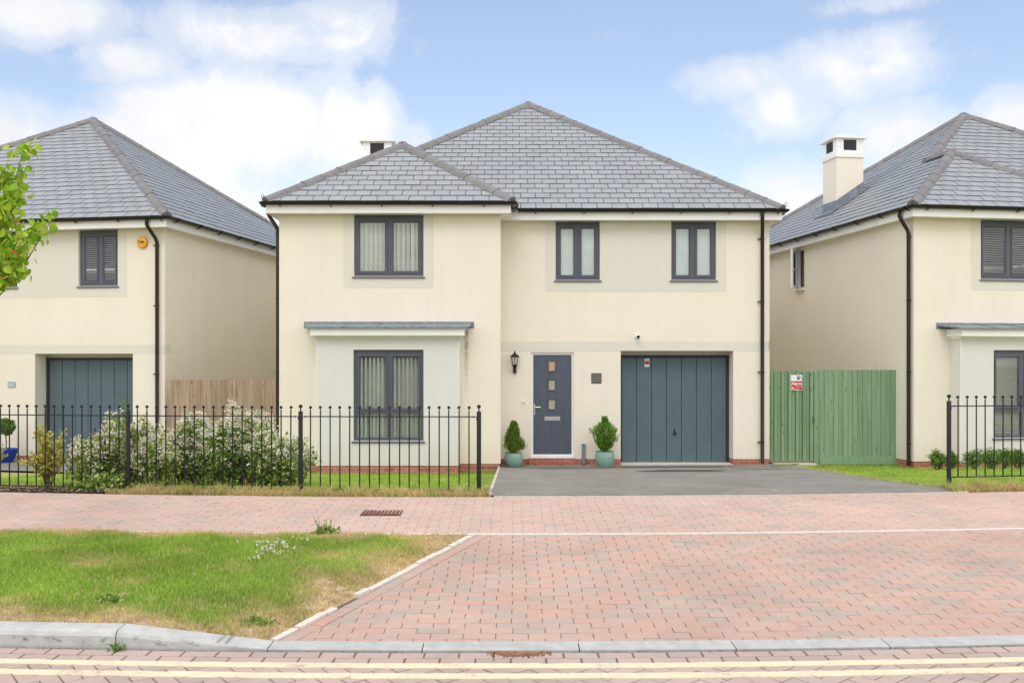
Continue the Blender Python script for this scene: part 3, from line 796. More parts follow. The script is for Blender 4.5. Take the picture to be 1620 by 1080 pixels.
def pipe(root, x, y, outlet, brk, zb=-.33, axis='y', side=-1):
    m = MB(); ox, oy = outlet
    path = [(ox, oy, ZE-.07), (ox, oy, ZE-.16), (ox+(x-ox)*.15, oy+(y-oy)*.15, ZE-.22), (ox+(x-ox)*.85, oy+(y-oy)*.85, ZE-.42), (x, y, ZE-.50), (x, y, zb+.06), (x, y-.03 if axis == 'y' else y, zb)]
    m.tube(path, .036, 12)
    p = m.build('downpipe', M['brown'], root, O, True)
    for z in brk:
        b = MB(); b.tube([(x, y, z-.015), (x, y, z+.015)], .042, 12)
        if axis == 'y': b.box(x+side*.09, x, y+.005, y+.03, z-.01, z+.01)
        else: b.box(x, x+.09, y-.01, y+.01, z-.012, z+.012)
        b.build('pipe_bracket', M['black'], p, O)

def gutter(mb, br, p0, p1, nout):
    """half round gutter between eave points, with brackets below"""
    p0, p1 = Vector(p0), Vector(p1); d = (p1-p0).normalized(); n = Vector(nout)
    c0, c1 = p0+n*.03+Vector((0, 0, -.035)), p1+n*.03+Vector((0, 0, -.035))
    ring0, ring1 = [], []
    r = .058
    prof = [(math.cos(t)*r, math.sin(t)*r) for t in [math.pi+math.pi*k/8 for k in range(9)]]+[(r*.86, .0)]+[(math.cos(t)*r*.86, math.sin(t)*r*.86) for t in [2*math.pi-math.pi*k/8 for k in range(9)]]
    prof += [(-r*.86, 0)]
    b = len(mb.v); m_ = len(prof)
    mb.v += [tuple(c0+n*x+Vector((0, 0, y+.02))) for x, y in prof]+[tuple(c1+n*x+Vector((0, 0, y+.02))) for x, y in prof]
    for i in range(m_): k = (i+1) % m_; mb.f.append((b+i, b+k, b+m_+k, b+m_+i))
    mb.f.append(tuple(b+i for i in range(9))); mb.f.append(tuple(b+m_+i for i in range(8, -1, -1)))
    L = (p1-p0).length; k = .35
    while k < L:
        q = c0+d*k; br.append(MB()); br[-1].tube([q+n*.066+Vector((0, 0, .03)), q+n*.055+Vector((0, 0, -.03)), q+Vector((0, 0, -.052)), q-n*.055+Vector((0, 0, -.06))], .011, 6)
        k += .95

def house(label, T, rz, chz, blinds, group='matching cream rendered houses along the street'):
    root = thing('house', label, 'house', T, rz, group)
    B = lambda mb, n, m, par=root, sm_=False: mb.build(n, M[m], par, O, sm_)
    YF, YB, XL, XM, XR, YR = 18.87, 18.0, -4.416, -.228, 5.12, 28.2
    gar = (2.163, 4.403, DPC, 1.88, .42); door = (.377, 1.233, -.25, 1.853, .07)
    w1 = (.868, 1.748, 3.287, ZS, .07); w2 = (3.17, 4.063, 3.287, ZS, .07)
    mb = MB()
    wall_cells(mb, XM, XR, DPC, ZS, [gar, door, w1, w2], lambda a, z, d: (a, YF+d, z), .25)
    wall_cells(mb, XL, XM, DPC, ZS, [(-3.0, -1.68, 3.286, ZS, .07)], lambda a, z, d: (a, YB+d, z), .25)
    wall_cells(mb, YB, YF, DPC, ZS, [], lambda a, z, d: (XM-d, a, z), .2)
    wall_cells(mb, YB, YR, DPC, ZS, [(22.70, 23.12, 3.44, 4.43, .08)], lambda a, z, d: (XL+d, a, z), .2)
    wall_cells(mb, YF, YR, DPC, ZS, [], lambda a, z, d: (XR-d, a, z), .2)
    wall_cells(mb, XL, XR, DPC, ZS, [], lambda a, z, d: (a, YR-d, z), .2)
    B(mb, 'wall', 'render')
    # render stop beads
    for (x, y) in ((XM-.004, YB-.004), (XL-.004, YB-.004), (XR-.012, YF-.004)): B(MB().box(x, x+.016, y, y+.012, DPC, ZS), 'corner_bead', 'render')
    B(MB().box(XL+.55, XL+.558, YB-.002, YB+.001, DPC, ZS), 'expansion_bead', 'trim')
    for y in (19.3, 24.4): B(MB().box(XL-.003, XL+.001, y, y+.012, DPC, ZS), 'expansion_bead', 'trim')
    for y in (20.2, 22.9, 26): B(MB().box(XR-.001, XR+.003, y, y+.012, DPC, ZS), 'expansion_bead', 'trim')
    # internal floor
    B(MB().box(XL+.25, XR-.25, 19.2, YR-.25, 2.25, 2.45).box(XL+.25, XM-.25, 18.3, 19.2, 2.25, 2.45), 'floor', 'trim')
    # plinth
    mb = MB()
    wall_cells(mb, XM+.01, XR-.01, -.75, DPC, [(2.163, 4.403, -.76, DPC, .4)], lambda a, z, d: (a, YF+.012+d, z), .1)
    mb.box(XL+.012, XM-.012, YB+.012, YB+.2, -.75, DPC).box(XL+.012, XL+.2, YB+.2, YR-.1, -.75, DPC).box(XR-.2, XR-.012, YF+.2, YR-.1, -.75, DPC)
    B(mb, 'plinth', 'brick')
    # string band and window surrounds, a skim proud of the render
    mb = MB(); mb.box(XM+.001, XR-.001, YF-.004, YF, 1.882, 2.067); mb.box(XR, XR+.003, YF, YF+.25, 1.882, 2.067)
    B(mb, 'render_band', 'renderG')
    mb = MB(); mb.box(.667, .867, YF-.004, YF, 3.06, ZS-.001).box(4.065, 4.264, YF-.004, YF, 3.06, ZS-.001).box(.868, 4.064, YF-.004, YF, 3.06, 3.285)
    B(mb, 'window_surround', 'renderG'); mb = MB()
    mb.box(-3.2, -3.001, YB-.004, YB, 3.07, ZS-.001).box(-1.679, -1.49, YB-.004, YB, 3.07, ZS-.001).box(-3.0, -1.68, YB-.004, YB, 3.07, 3.284)
    B(mb, 'window_surround', 'renderG'); B(MB().box(1.75, 3.168, YF-.003, YF, 3.287, ZS-.001), 'window_surround', 'renderG')
    # eaves
    xl, xr, yb, yf, xbr, yr = -4.63, 5.34, 17.7, 18.57, .02, 28.63
    ax, ay = .40, yf+5.03; h = SL*5.03; bx = (xl+xbr)/2; bh = SL*(xbr-xl)/2; by = yb+(xbr-xl)/2
    P1 = (bx, by, ZE+bh); P2 = (bx, yf+(xbr-xl)/2, ZE+bh); AP = (ax, ay, ZE+h)
    e = lambda x, y: (x, y, ZE)
    mb, un = MB(), MB()
    roofplane(mb, un, [e(xbr, yf), e(xr, yf), AP, P2], e(xl, yf), e(xr, yf), (0, 1, SL))
    roofplane(mb, un, [e(xl, yb), e(xbr, yb), P1], e(xl, yb), e(xbr, yb), (0, 1, SL))
    roofplane(mb, un, [e(xl, yb), P1, P2, e(xl, P2[1])], e(xl, yb), e(xl, yr), (1, 0, SL))
    roofplane(mb, un, [e(xl, P2[1]), P2, AP, e(xl, yr)], e(xl, yb), e(xl, yr), (1, 0, SL))
    roofplane(mb, un, [e(xbr, yb), e(xbr, yf), P2, P1], e(xbr, yb), e(xbr, yf), (-1, 0, SL))
    roofplane(mb, un, [e(xr, yf), e(xr, yr), AP], e(xr, yf), e(xr, yr), (-(xr-ax), 0, h))
    roofplane(mb, un, [e(xl, yr), e(xr, yr), AP], e(xl, yr), e(xr, yr), (0, -1, SL))
    roof = B(mb, 'roof', 'slate'); B(un, 'underlay', 'under', roof)
    mb = MB()
    hip(mb, e(xl+.02, yb+.02), P1); hip(mb, e(xbr-.02, yb+.02), P1); hip(mb, P1, (P2[0], P2[1]-.05, P2[2])); hip(mb, P2, AP); hip(mb, e(xr-.03, yf+.03), AP)
    hip(mb, e(xl, yr), AP); hip(mb, e(xr, yr), AP)
    for q in (P1, AP): mb.ball((q[0], q[1], q[2]+.045), .10, 10, 6, .45)
    B(mb, 'hip_tiles', 'ridge', roof)
    for (x, y, s) in ((xl, yb, -1), (xr, yf, 1), (xbr, yb, 1)):
        mb = MB(); mb.tube([(x, y, ZE+.02), (x+s*.03, y-.03, ZE+.05), (x+s*.04, y-.04, ZE+.10), (x+s*.01, y-.03, ZE+.125), (x-s*.01, y-.02, ZE+.105), (x+s*.01, y-.03, ZE+.085)], .006, 6)
        B(mb, 'hip_iron', 'steelD', roof)
    # fascia + soffit
    fx0, fx1, fy0, fy1, fxb = -4.60, 5.30, 17.75, 18.62, -.02
    mb = MB(); t = .022; z0, z1 = ZS-.012, ZE-.02
    mb.box(fx0, fxb, fy0-t, fy0, z0, z1).box(fxb-t, fxb, fy0, fy1-t, z0, z1).box(fxb-t, fx1, fy1-t, fy1, z0, z1)
    mb.box(fx0, fx0+t, fy0, yr-.05, z0, z1).box(fx1-t, fx1, fy1, yr-.05, z0, z1).box(fx0, fx1, yr-.05, yr-.03, z0, z1)
    B(mb, 'fascia', 'trim')
    mb = MB(); zs = ZS+.004
    mb.box(fx0+t, fxb-t, fy0, YB+.3, ZS, zs+.01); mb.box(XM-.1, fxb-t, YB+.3, 19.2, ZS, zs+.01); mb.box(fxb-t, fx1-t, fy1, YF+.3, ZS+.001, zs+.01); mb.box(fx0+t, XL+.2, YB+.3, yr-.06, ZS, zs+.01); mb.box(XR-.2, fx1-t, YF+.3, yr-.06, ZS, zs+.01)
    B(mb, 'soffit', 'trim')
    mb, br = MB(), []
    gutter(mb, br, e(xl-.05, yb), e(xbr+.06, yb), (0, -1, 0)); gutter(mb, br, e(xbr+.09, yf), e(xr+.05, yf), (0, -1, 0))
    gutter(mb, br, e(xl, yr), e(xl, yb-.05), (-1, 0, 0)); gutter(mb, br, e(xr, yf-.05), e(xr, yr), (1, 0, 0)); gutter(mb, br, e(xbr, yb-.03), e(xbr, yf-.02), (1, 0, 0))
    g = B(mb, 'gutter', 'black', root, True); [B(b_, 'gutter_bracket', 'black', g) for b_ in br]
    pipe(root, 4.97, YF-.05, (4.90, yf-.02), (4.10, 2.86, 1.46, .07), side=-1)
    pipe(root, XL-.055, YB+.10, (xl-.03, YB+.10), (4.10, 2.86, 1.46, .07), axis='x', zb=-.36)
    # chimney
    cx, cy, w = -3.23, 23.05, .35; zt = chz
    ch = MB(); zb0 = ZE+SL*(cx-w-xl)-.15
    ch.box(cx-w, cx+w, cy-w, cy+w, zb0, zt-.52)
    c = B(ch, 'chimney', 'render')
    mb = MB(); mb.box(cx-w-.03, cx+w+.03, cy-w-.03, cy+w+.03, zt-.52, zt-.38).box(cx-w, cx+w, cy-w, cy+w, zt-.38, zt-.06).box(cx-w-.07, cx+w+.07, cy-w-.07, cy+w+.07, zt-.06, zt)
    B(mb, 'chimney_cap', 'trim', c)
    mb = MB(); mb.box(cx-.165, cx+.165, cy-w-.004, cy-w+.01, zt-.345, zt-.09)
    m2 = MB().box(cx-w-.004, cx-w+.01, cy-.165, cy+.165, zt-.345, zt-.09)
    for k in range(6):
        z = zt-.335+k*.043; mb.box(cx-.165, cx+.165, cy-w-.012, cy-w-.004, z, z+.012); m2.box(cx-w-.012, cx-w-.004, cy-.165, cy+.165, z, z+.012)
    B(mb, 'vent', 'louver', c); B(m2, 'vent', 'louver', c)
    mb = MB(); zl_ = lambda x: ZE+SL*(x-xl)
    q = w+.008
    for y in (cy-q,):
        mb.poly([(cx-q, y, zl_(cx-q)-.02), (cx+q, y, zl_(cx+q)-.02), (cx+q, y, zl_(cx+q)+.24), (cx-q, y, zl_(cx-q)+.24)])
        mb.poly([(cx-q, y-.16, zl_(cx-q)+.03), (cx+q+.1, y-.16, zl_(cx+q+.1)+.03), (cx+q+.1, y, zl_(cx+q+.1)+.035), (cx-q, y, zl_(cx-q)+.035)])
    mb.poly([(cx-q, cy-q, zl_(cx-q)-.02), (cx-q, cy+q, zl_(cx-q)-.02), (cx-q, cy+q, zl_(cx-q)+.24), (cx-q, cy-q, zl_(cx-q)+.24)])
    mb.poly([(cx-q-.2, cy-q-.1, zl_(cx-q-.2)+.035), (cx-q-.2, cy+q+.1, zl_(cx-q-.2)+.035), (cx-q, cy+q+.1, zl_(cx-q)+.04), (cx-q, cy-q-.1, zl_(cx-q)+.04)])
    B(mb, 'flashing', 'lead', c)
    # windows
    window(root, *w1[:4], YF, blinds[0]); window(root, *w2[:4], YF, blinds[1]); window(root, -3.0, -1.68, 3.286, ZS, YB, blinds[2])
    # box bay
    X0, X1, YX = -3.65, -.985, 17.67
    mb = MB(); wall_cells(mb, X0, X1, DPC, 2.13, [(-2.956, -1.649, .194, 1.89, .07)], lambda a, z, d: (a, YX+d, z), .2)
    mb.poly([(X0, YX, DPC), (X0, YB, DPC), (X0, YB, 2.13), (X0, YX, 2.13)]); mb.poly([(X1, YX, DPC), (X1, YX, 2.13), (X1, YB, 2.13), (X1, YB, DPC)])
    bay = B(mb, 'box_bay', 'renderW')
    mb = MB(); mb.box(X0+.012, X1-.012, YX+.012, YB, -.75, DPC); B(mb, 'bay_plinth', 'brick', bay)
    for x in (X0-.003, X1-.009): B(MB().box(x, x+.012, YX-.003, YX+.01, DPC, 2.1), 'corner_bead', 'trim', bay)
    mb = MB(); mb.box(-3.73, -.887, 17.50, YB-.001, 2.15, 2.295); mb.box(X0-.04, X1+.04, YX-.04, YB-.001, 2.105, 2.15)
    B(mb, 'canopy', 'trim', bay)
    mb = MB(); mb.hexa([(-3.80, 17.44, 2.285), (-.82, 17.44, 2.285), (-.76, YB-.002, 2.36), (-3.92, YB-.002, 2.36), (-3.80, 17.44, 2.312), (-.82, 17.44, 2.312), (-.76, YB-.002, 2.395), (-3.92, YB-.002, 2.395)])
    mb.box(-3.95, -.72, YB-.006, YB-.001, 2.30, 2.425)
    x = -3.1
    while x < -1: mb.tube([(x, 17.44, 2.315), (x, 17.99, 2.40)], .014, 6); x += .62
    B(mb, 'lead_roof', 'lead', bay)
    window(root, -2.956, -1.649, .194, 1.89, YX, blinds[3], transom=.72)
    # side casement, standing open
    mb = MB(); y0, y1 = 22.70, 23.12
    mb.box(XL+.03, XL+.09, y0, y0+.04, 3.44, 4.43).box(XL+.03, XL+.09, y1-.04, y1, 3.44, 4.43).box(XL+.03, XL+.09, y0+.04, y1-.04, 4.38, 4.43).box(XL+.03, XL+.09, y0+.04, y1-.04, 3.44, 3.49)
    w = B(mb, 'window', 'upvc'); w['label'] = 'narrow white side window standing open'
    mb = MB(); hx, hy = XL-.005, y1-.03; dx, dy = -.27, -.28; ln = math.hypot(dx, dy)
    def cs(s0, s1, z0, z1, th=.02):
        p = (hx+dx*s0, hy+dy*s0); q = (hx+dx*s1, hy+dy*s1); nx, ny = -dy/ln*th, dx/ln*th
        mb.hexa([(p[0]-nx, p[1]-ny, z0), (q[0]-nx, q[1]-ny, z0), (q[0]+nx, q[1]+ny, z0), (p[0]+nx, p[1]+ny, z0), (p[0]-nx, p[1]-ny, z1), (q[0]-nx, q[1]-ny, z1), (q[0]+nx, q[1]+ny, z1), (p[0]+nx, p[1]+ny, z1)])
    cs(0, .2, 3.46, 4.41, .024); cs(.8, 1, 3.46, 4.41, .024); cs(.2, .8, 3.46, 3.53, .024); cs(.2, .8, 4.34, 4.41, .024); cs(.2, .8, 3.9, 3.94, .024)
    B(mb, 'casement', 'upvc', w); mb = MB(); cs(.2, .8, 3.53, 4.34, .004); B(mb, 'pane', 'glass', w)
    B(MB().box(XL-.05, XL+.03, y0-.04, y1+.04, 3.40, 3.44), 'sill', 'trim', w)
    # garage door
    YD = 19.25; mb = MB()
    ed = [2.225, 2.531, 2.834, 3.137, 3.44, 3.743, 4.046, 4.35]
    for a, b in zip(ed, ed[1:]):
        mb.hexa([(a+.008, YD, -.366), (b-.008, YD, -.366), (b-.001, YD+.02, -.366), (a+.001, YD+.02, -.366), (a+.008, YD, 1.74), (b-.008, YD, 1.74), (b-.001, YD+.02, 1.74), (a+.001, YD+.02, 1.74)])
    g = B(mb, 'garage_door', 'garage')
    mb = MB(); mb.box(2.164, 2.222, YD-.02, YD+.05, -.37, 1.80).box(4.353, 4.402, YD-.02, YD+.05, -.37, 1.80).box(2.222, 4.353, YD-.02, YD+.05, 1.743, 1.80).box(2.222, 4.353, YD+.012, YD+.05, -.37, 1.743)
    B(mb, 'door_frame', 'garageD', g)
    hx = (1067-810)/77.9; hz = CZ-(685-570)/77.9
    mb = MB(); mb.ball((hx, YD-.035, hz), .032, 12, 6).tube([(hx, YD, hz), (hx, YD-.03, hz)], .018, 8).box(hx-.012, hx+.012, YD-.006, YD, hz+.02, hz+.09)
    B(mb, 'handle', 'black', g)
    B(MB().box(2.164, 4.402, YD+.02, YD+.1, 1.80, 1.879), 'lintel_board', 'renderG', g)
    B(MB().box(2.164, 4.402, YF-.02, YD+.1, -.50, -.373), 'threshold', 'edging', g)
    # front door
    YD = YF+.05; mb = MB(); x0, x1, z0, z1 = door[:4]
    mb.box(x0+.001, x0+.045, YD-.01, YD+.06, z0+.03, z1-.001).box(x1-.045, x1-.001, YD-.01, YD+.06, z0+.03, z1-.001).box(x0+.045, x1-.045, YD-.01, YD+.06, z1-.05, z1-.001)
    d = B(MB().box(x0+.048, x1-.048, YD+.005, YD+.05, z0+.075, z1-.053), 'front_door', 'door')
    B(mb, 'door_frame', 'upvc', d)
    B(MB().box(x0-.01, x1+.01, YF-.03, YD+.06, z0, z0+.03).box(x0+.048, x1-.048, YD-.004, YD+.05, z0+.032, z0+.07), 'threshold', 'chrome' if 0 else 'upvc', d)
    sc = 79.2; X = lambda px: (px-810)/sc; Z = lambda py: CZ-(py-570)/sc
    for k, (t, b) in enumerate(((570, 588), (600, 618), (630.5, 648.5))):
        m2 = MB(); y = YD+.005
        a, b_, zz1, zz0 = X(866.5), X(879.5), Z(t), Z(b); f = .022
        m2.box(a, a+f, y-.016, y, zz0, zz1).box(b_-f, b_, y-.016, y, zz0, zz1).box(a+f, b_-f, y-.016, y, zz1-f, zz1).box(a+f, b_-f, y-.016, y, zz0, zz0+f)
        m2.box(a-.012, b_+.012, y-.022, y-.002, zz1, zz1+.012)
        B(m2, 'door_window', 'frame', d)
    m3 = MB()
    for k, (t, b) in enumerate(((570, 588), (600, 618), (630.5, 648.5))):
        gm = MB().box(X(866.5)+.022, X(879.5)-.022, YD-.002, YD+.005, Z(b)+.022, Z(t)-.022); B(gm, 'glazing', 'doorglassA' if k == 0 else 'doorglass', d)
    B(MB().box(X(861.5), X(886), YD-.006, YD+.005, Z(665), Z(658.3)).box(X(863), X(884.5), YD-.012, YD-.006, Z(663.5), Z(659.6)), 'letterbox', 'chrome', d)
    hx = X(845.3); mb = MB(); mb.box(hx-.013, hx+.015, YD-.006, YD+.005, Z(656), Z(639)); mb.tube([(hx, YD-.006, Z(643.5)), (hx, YD-.05, Z(643.5)), (hx+.02, YD-.055, Z(643.5)), (hx+.125, YD-.052, Z(643.7))], .009, 8)
    B(mb, 'handle', 'chrome', d)
    B(MB().box(.34, 1.26, YF-.03, YF+.011, -.62, -.252).box(.47, 1.16, YF-.16, YF-.03, -.62, -.345), 'doorstep', 'brick', d)
    return root

def Rz(v, a): c, s = math.cos(a), math.sin(a); return (v[0]*c-v[1]*s, v[0]*s+v[1]*c)
def place(anchor_l, anchor_w, a): q = Rz((anchor_l[0]-O[0], anchor_l[1]-O[1]), a); return anchor_w[0]-q[0], anchor_w[1]-q[1]
H0 = house('middle cream house with blue grey front door and pale box bay behind the railings', O, 0, 6.98, ['roller', 'roller', 'vertical', 'openvertical'])
aL = R(-9.5); tL = place((5.12, 18.87), (-7.13, 19.48), aL)
HL = house('cream house on the left with dark garage door behind flowering shrubs', (tL[0], tL[1], O[2]-.05), aL, 7.1, ['venetian', 'venetian', 'venetian', 'venetian'])
aR = R(8.5); tR = place((-4.416, 18.0), (7.80, 18.40), aR)
HR = house('cream house on the right with tall chimney and open white side window', (tR[0], tR[1], O[2]), aR, 7.18, ['venetian', 'venetian', 'venetian', 'venetian'])

# ------------------------------------------------------------ fittings on the walls
X = lambda px, s=79.5: (px-810)/s
Z = lambda py, s=79.5: CZ-(py-570)/s
# lantern
x, z = X(814.3), Z(572)
t = thing('wall_lantern', 'black carriage lantern mounted on the wall left of the front door', 'lantern', (x, 18.87, z))
mb = MB(); mb.lathe((0, -.12, 0), [(.012, .19), (.02, .17), (.03, .16), (.095, .105), (.10, .095), (.085, .09)][::-1], 8); mb.ball((0, -.12, .20), .014, 8, 5); mb.build('lantern_roof', M['iron'], t)
mb = MB()
for k in range(6):
    a = k*math.pi/3+.5; mb.tube([(.082*math.cos(a), -.12+.082*math.sin(a), .095), (.045*math.cos(a), -.12+.045*math.sin(a), -.06)], .005, 5)
mb.lathe((0, -.12, 0), [(.02, -.12), (.035, -.10), (.05, -.065), (.05, -.055)], 10)
mb.build('cage', M['iron'], t)
MB().lathe((0, -.12, 0), [(.04, -.055), (.076, .092)], 6).build('lamp_glass', M['lampglass'], t)
mb = MB(); mb.tube([(0, -.12, -.11), (0, -.12, -.16), (0, -.08, -.19), (0, -.01, -.17)], .014, 8); mb.lathe((0, -.055, -.2), [(.02, -.03), (.034, -.015), (.034, .05), (.02, .06)], 10); mb.box(-.03, .03, -.012, 0, -.22, -.10); mb.build('bracket', M['iron'], t)
# camera
x, z = X(1008.5), Z(532)
t = thing('security_camera', 'small white bullet camera with dark lens above the garage band', 'security camera', (x, 18.87, z))
MB().lathe((0, 0, 0), [(.001, 0), (.045, 0), (.045, .02), (.03, .025)], 14).build('mount', M['white'], t).rotation_euler = (R(90), 0, 0)
MB().tube([(0, -.02, 0), (0, -.13, -.012)], [.032, .04], 14).build('camera_body', M['white'], t, smooth=True)
MB().tube([(0, -.128, -.012), (0, -.138, -.013)], .031, 14).build('lens', M['black'], t)
# plate + pipe casing + bell
x, z = X(943.5), Z(598)
t = thing('wall_plate', 'square dark metal plate on the wall between front door and garage', 'plate', (x, 18.87, z))
MB().box(-.1, .1, -.012, 0, -.1, .1).build('rim', M['black'], t); MB().box(-.092, .092, -.018, -.012, -.085, .092).build('plate', M['steelD'], t)
o = MB().box(-.035, .035, -.06, -.001, -.02, .26).box(-.028, .028, -.052, -.008, -.12, -.02).box(-.04, .04, -.065, -.001, .26, .275).build('pipe_casing', M['lead']); o.location = (X(923.2), 18.87, -.24); tag(o, 'grey boxed pipe casing low on the wall beside the front door', 'pipe casing')
t = thing('doorbell', 'tiny white doorbell on the wall left of the front door', 'doorbell', (X(828.5), 18.87, Z(634)))
MB().box(-.018, .018, -.014, 0, -.035, .035).build('housing', M['trim'], t); MB().lathe((0, 0, 0), [(.011, 0), (.009, .004)], 12).build('button', M['white'], t); t.children[-1].rotation_euler = (R(90), 0, 0); t.children[-1].location = (0, -.014, -.008)
# sticker on garage door
t = thing('garage_sticker', 'small white and red sticker at top of the middle garage door', 'sticker', ((1023.5-810)/77.9, 19.249, CZ-(573.6-570)/77.9))
MB().box(-.048, .048, -.002, -.0003, -.085, .085).build('card', M['white'], t)
mb = MB().box(-.042, .042, -.0035, -.002, -.035, .035)
for k in range(4): mb.box(-.03, .03, -.0035, -.002, .052+k*.001, .056); 
mb.build('print', M['red'], t)
# alarm box on left house
def onhouse(T_, a, lx, ly, lz): q = Rz((lx-O[0], ly-O[1]), a); return (T_[0]+q[0], T_[1]+q[1], lz)
lp = onhouse((tL[0], tL[1]), aL, 4.63, 18.87, 4.12)
t = thing('alarm_box', 'round amber alarm box high on the wall of the left house', 'alarm box', lp, aL)
MB().lathe((0, 0, 0), [(.105, 0), (.118, .01), (.122, .03), (.11, .06), (.08, .072), (.001, .074)], 28).build('casing', M['yellow'], t, smooth=True).rotation_euler = (R(90), 0, 0)
text_mesh('Yale', .085, M['navy'], 'lettering', t, (0, -.0755, .005), bold=.002)
lp = onhouse((tL[0], tL[1]), aL, 1.62, 18.87, 1.18)
t = thing('number_plate', 'small pale grey house plate beside the left garage', 'plate', lp, aL)
MB().box(-.085, .085, -.012, 0, -.06, .06).build('backing', M['lead'], t); MB().box(-.075, .075, -.016, -.012, -.05, .05).build('face', mat('frosted plate', (.5, .5, .5), .4), t)

# ------------------------------------------------------------ gates and side fences
def boards(mb, x0, x1, z0, z1, w, y, alt=.022, gap=.004, lap=False):
    x = x0; k = 0
    while x < x1-.02:
        q = min(x+w*random.uniform(.94, 1.06), x1); yy = y-(alt if k % 2 else 0)
        mb.hexa([(x+gap/2, yy, z0), (q-gap/2, yy+(.006 if lap else 0), z0), (q-gap/2, yy+.02, z0), (x+gap/2, yy+.02, z0), (x+gap/2, yy, z1+random.uniform(-.004, .004)), (q-gap/2, yy+(.006 if lap else 0), z1), (q-gap/2, yy+.02, z1), (x+gap/2, yy+.02, z1)])
        x = q; k += 1
s = 78.5; yg = 1500/s
t = thing('garden_gate', 'green boarded side gate with red alarm sign and metal latch', 'gate', (X(1254, s), yg, -.36))
gx0, gx1 = X(1218.5, s)-X(1254, s), X(1289, s)-X(1254, s)
mb = MB(); boards(mb, gx0, gx1-.03, .03, 1.84, .072, 0, .03, .013); mb.build('gate_boards', M['woodgreen'], t)
MB().box(gx0, gx1-.03, .0205, .0215, .03, 1.82).build('backing', M['woodgreen'], t)
mb = MB(); mb.box(gx0, gx1, .022, .06, .25, .35).box(gx0, gx1, .022, .06, 1.45, 1.55); mb.build('rail', M['woodgreen'], t)
MB().box(gx1-.055, gx1-.02, -.05, -.024, .78, .94).box(gx1-.045, gx1-.03, -.075, -.05, .82, .9).build('latch', M['steelD'], t)
t = thing('fence_panel', 'green close board fence panel joining gate to the right house', 'fence', (X(1290, s-.8), yg-.08, -.36))
w_ = X(1425, s)-X(1290, s)
mb = MB(); boards(mb, 0, w_, .14, 1.86, .095, 0, .006, .003, True); mb.build('fence_boards', M['woodgreen'], t)
MB().box(0, w_, -.012, .012, -.03, .139).build('gravel_board', M['woodgreen'], t)
MB().box(-.10, -.002, .03, .09, -.1, 1.84).build('post', M['woodgreen'], t)
# alarm sign
t = thing('alarm_sign', 'red and white alarm warning sign fixed to the green gate', 'sign', (X(1260.5, 78.7), yg-.034, CZ-(605-570)/78.7))
MB().box(-.118, .118, -.004, 0, -.155, .155).build('plate', M['white'], t)
mb = MB(); mb.box(-.112, .112, -.006, -.004, -.145, .03); mb.build('red_panel', M['red'], t)
text_mesh('Alarm', .085, M['white'], 'lettering', t, (0, -.0075, -.022), bold=.002)
mb = MB(); mb.box(-.11, .05, -.0075, -.006, -.128, -.122).box(-.03, .1, -.0075, -.006, -.085, -.078).box(-.1, -.06, -.0075, -.006, -.112, -.09); mb.build('small_print', M['white'], t)
mb = MB(); mb.tube([(-.0, -.006, .135), (.05, -.006, .13), (.09, -.006, .105), (.105, -.006, .06)], .006, 6); mb.build('eye_symbol', M['bluegrey'], t)
mb = MB(); mb.lathe((.035, .085, 0), [(.032, .004), (.03, .0065)], 16)
o = mb.build('eye_symbol', M['bluegrey'], t); o.rotation_euler = (R(90), 0, 0); o.location = (0, 0, 0)
# brown fence
t = thing('fence_panel', 'weathered brown close board fence behind the white flowering shrubs', 'fence', (X(265, 78), 19.3, -.5))
w_ = X(440, 78)-X(265, 78)
mb = MB(); boards(mb, 0, w_, .1, 1.80, .11, 0, .008, .004, True); mb.build('fence_boards', M['woodbrown'], t)
MB().box(0, w_, .03, .06, .4, .48).box(0, w_, .03, .06, 1.35, 1.43).build('rail', M['woodbrown'], t)
o = MB().box(X(1222, s), X(1288, s), 18.93, yg+.4, -.45, -.372).build('path', M['edging']); struct(o)

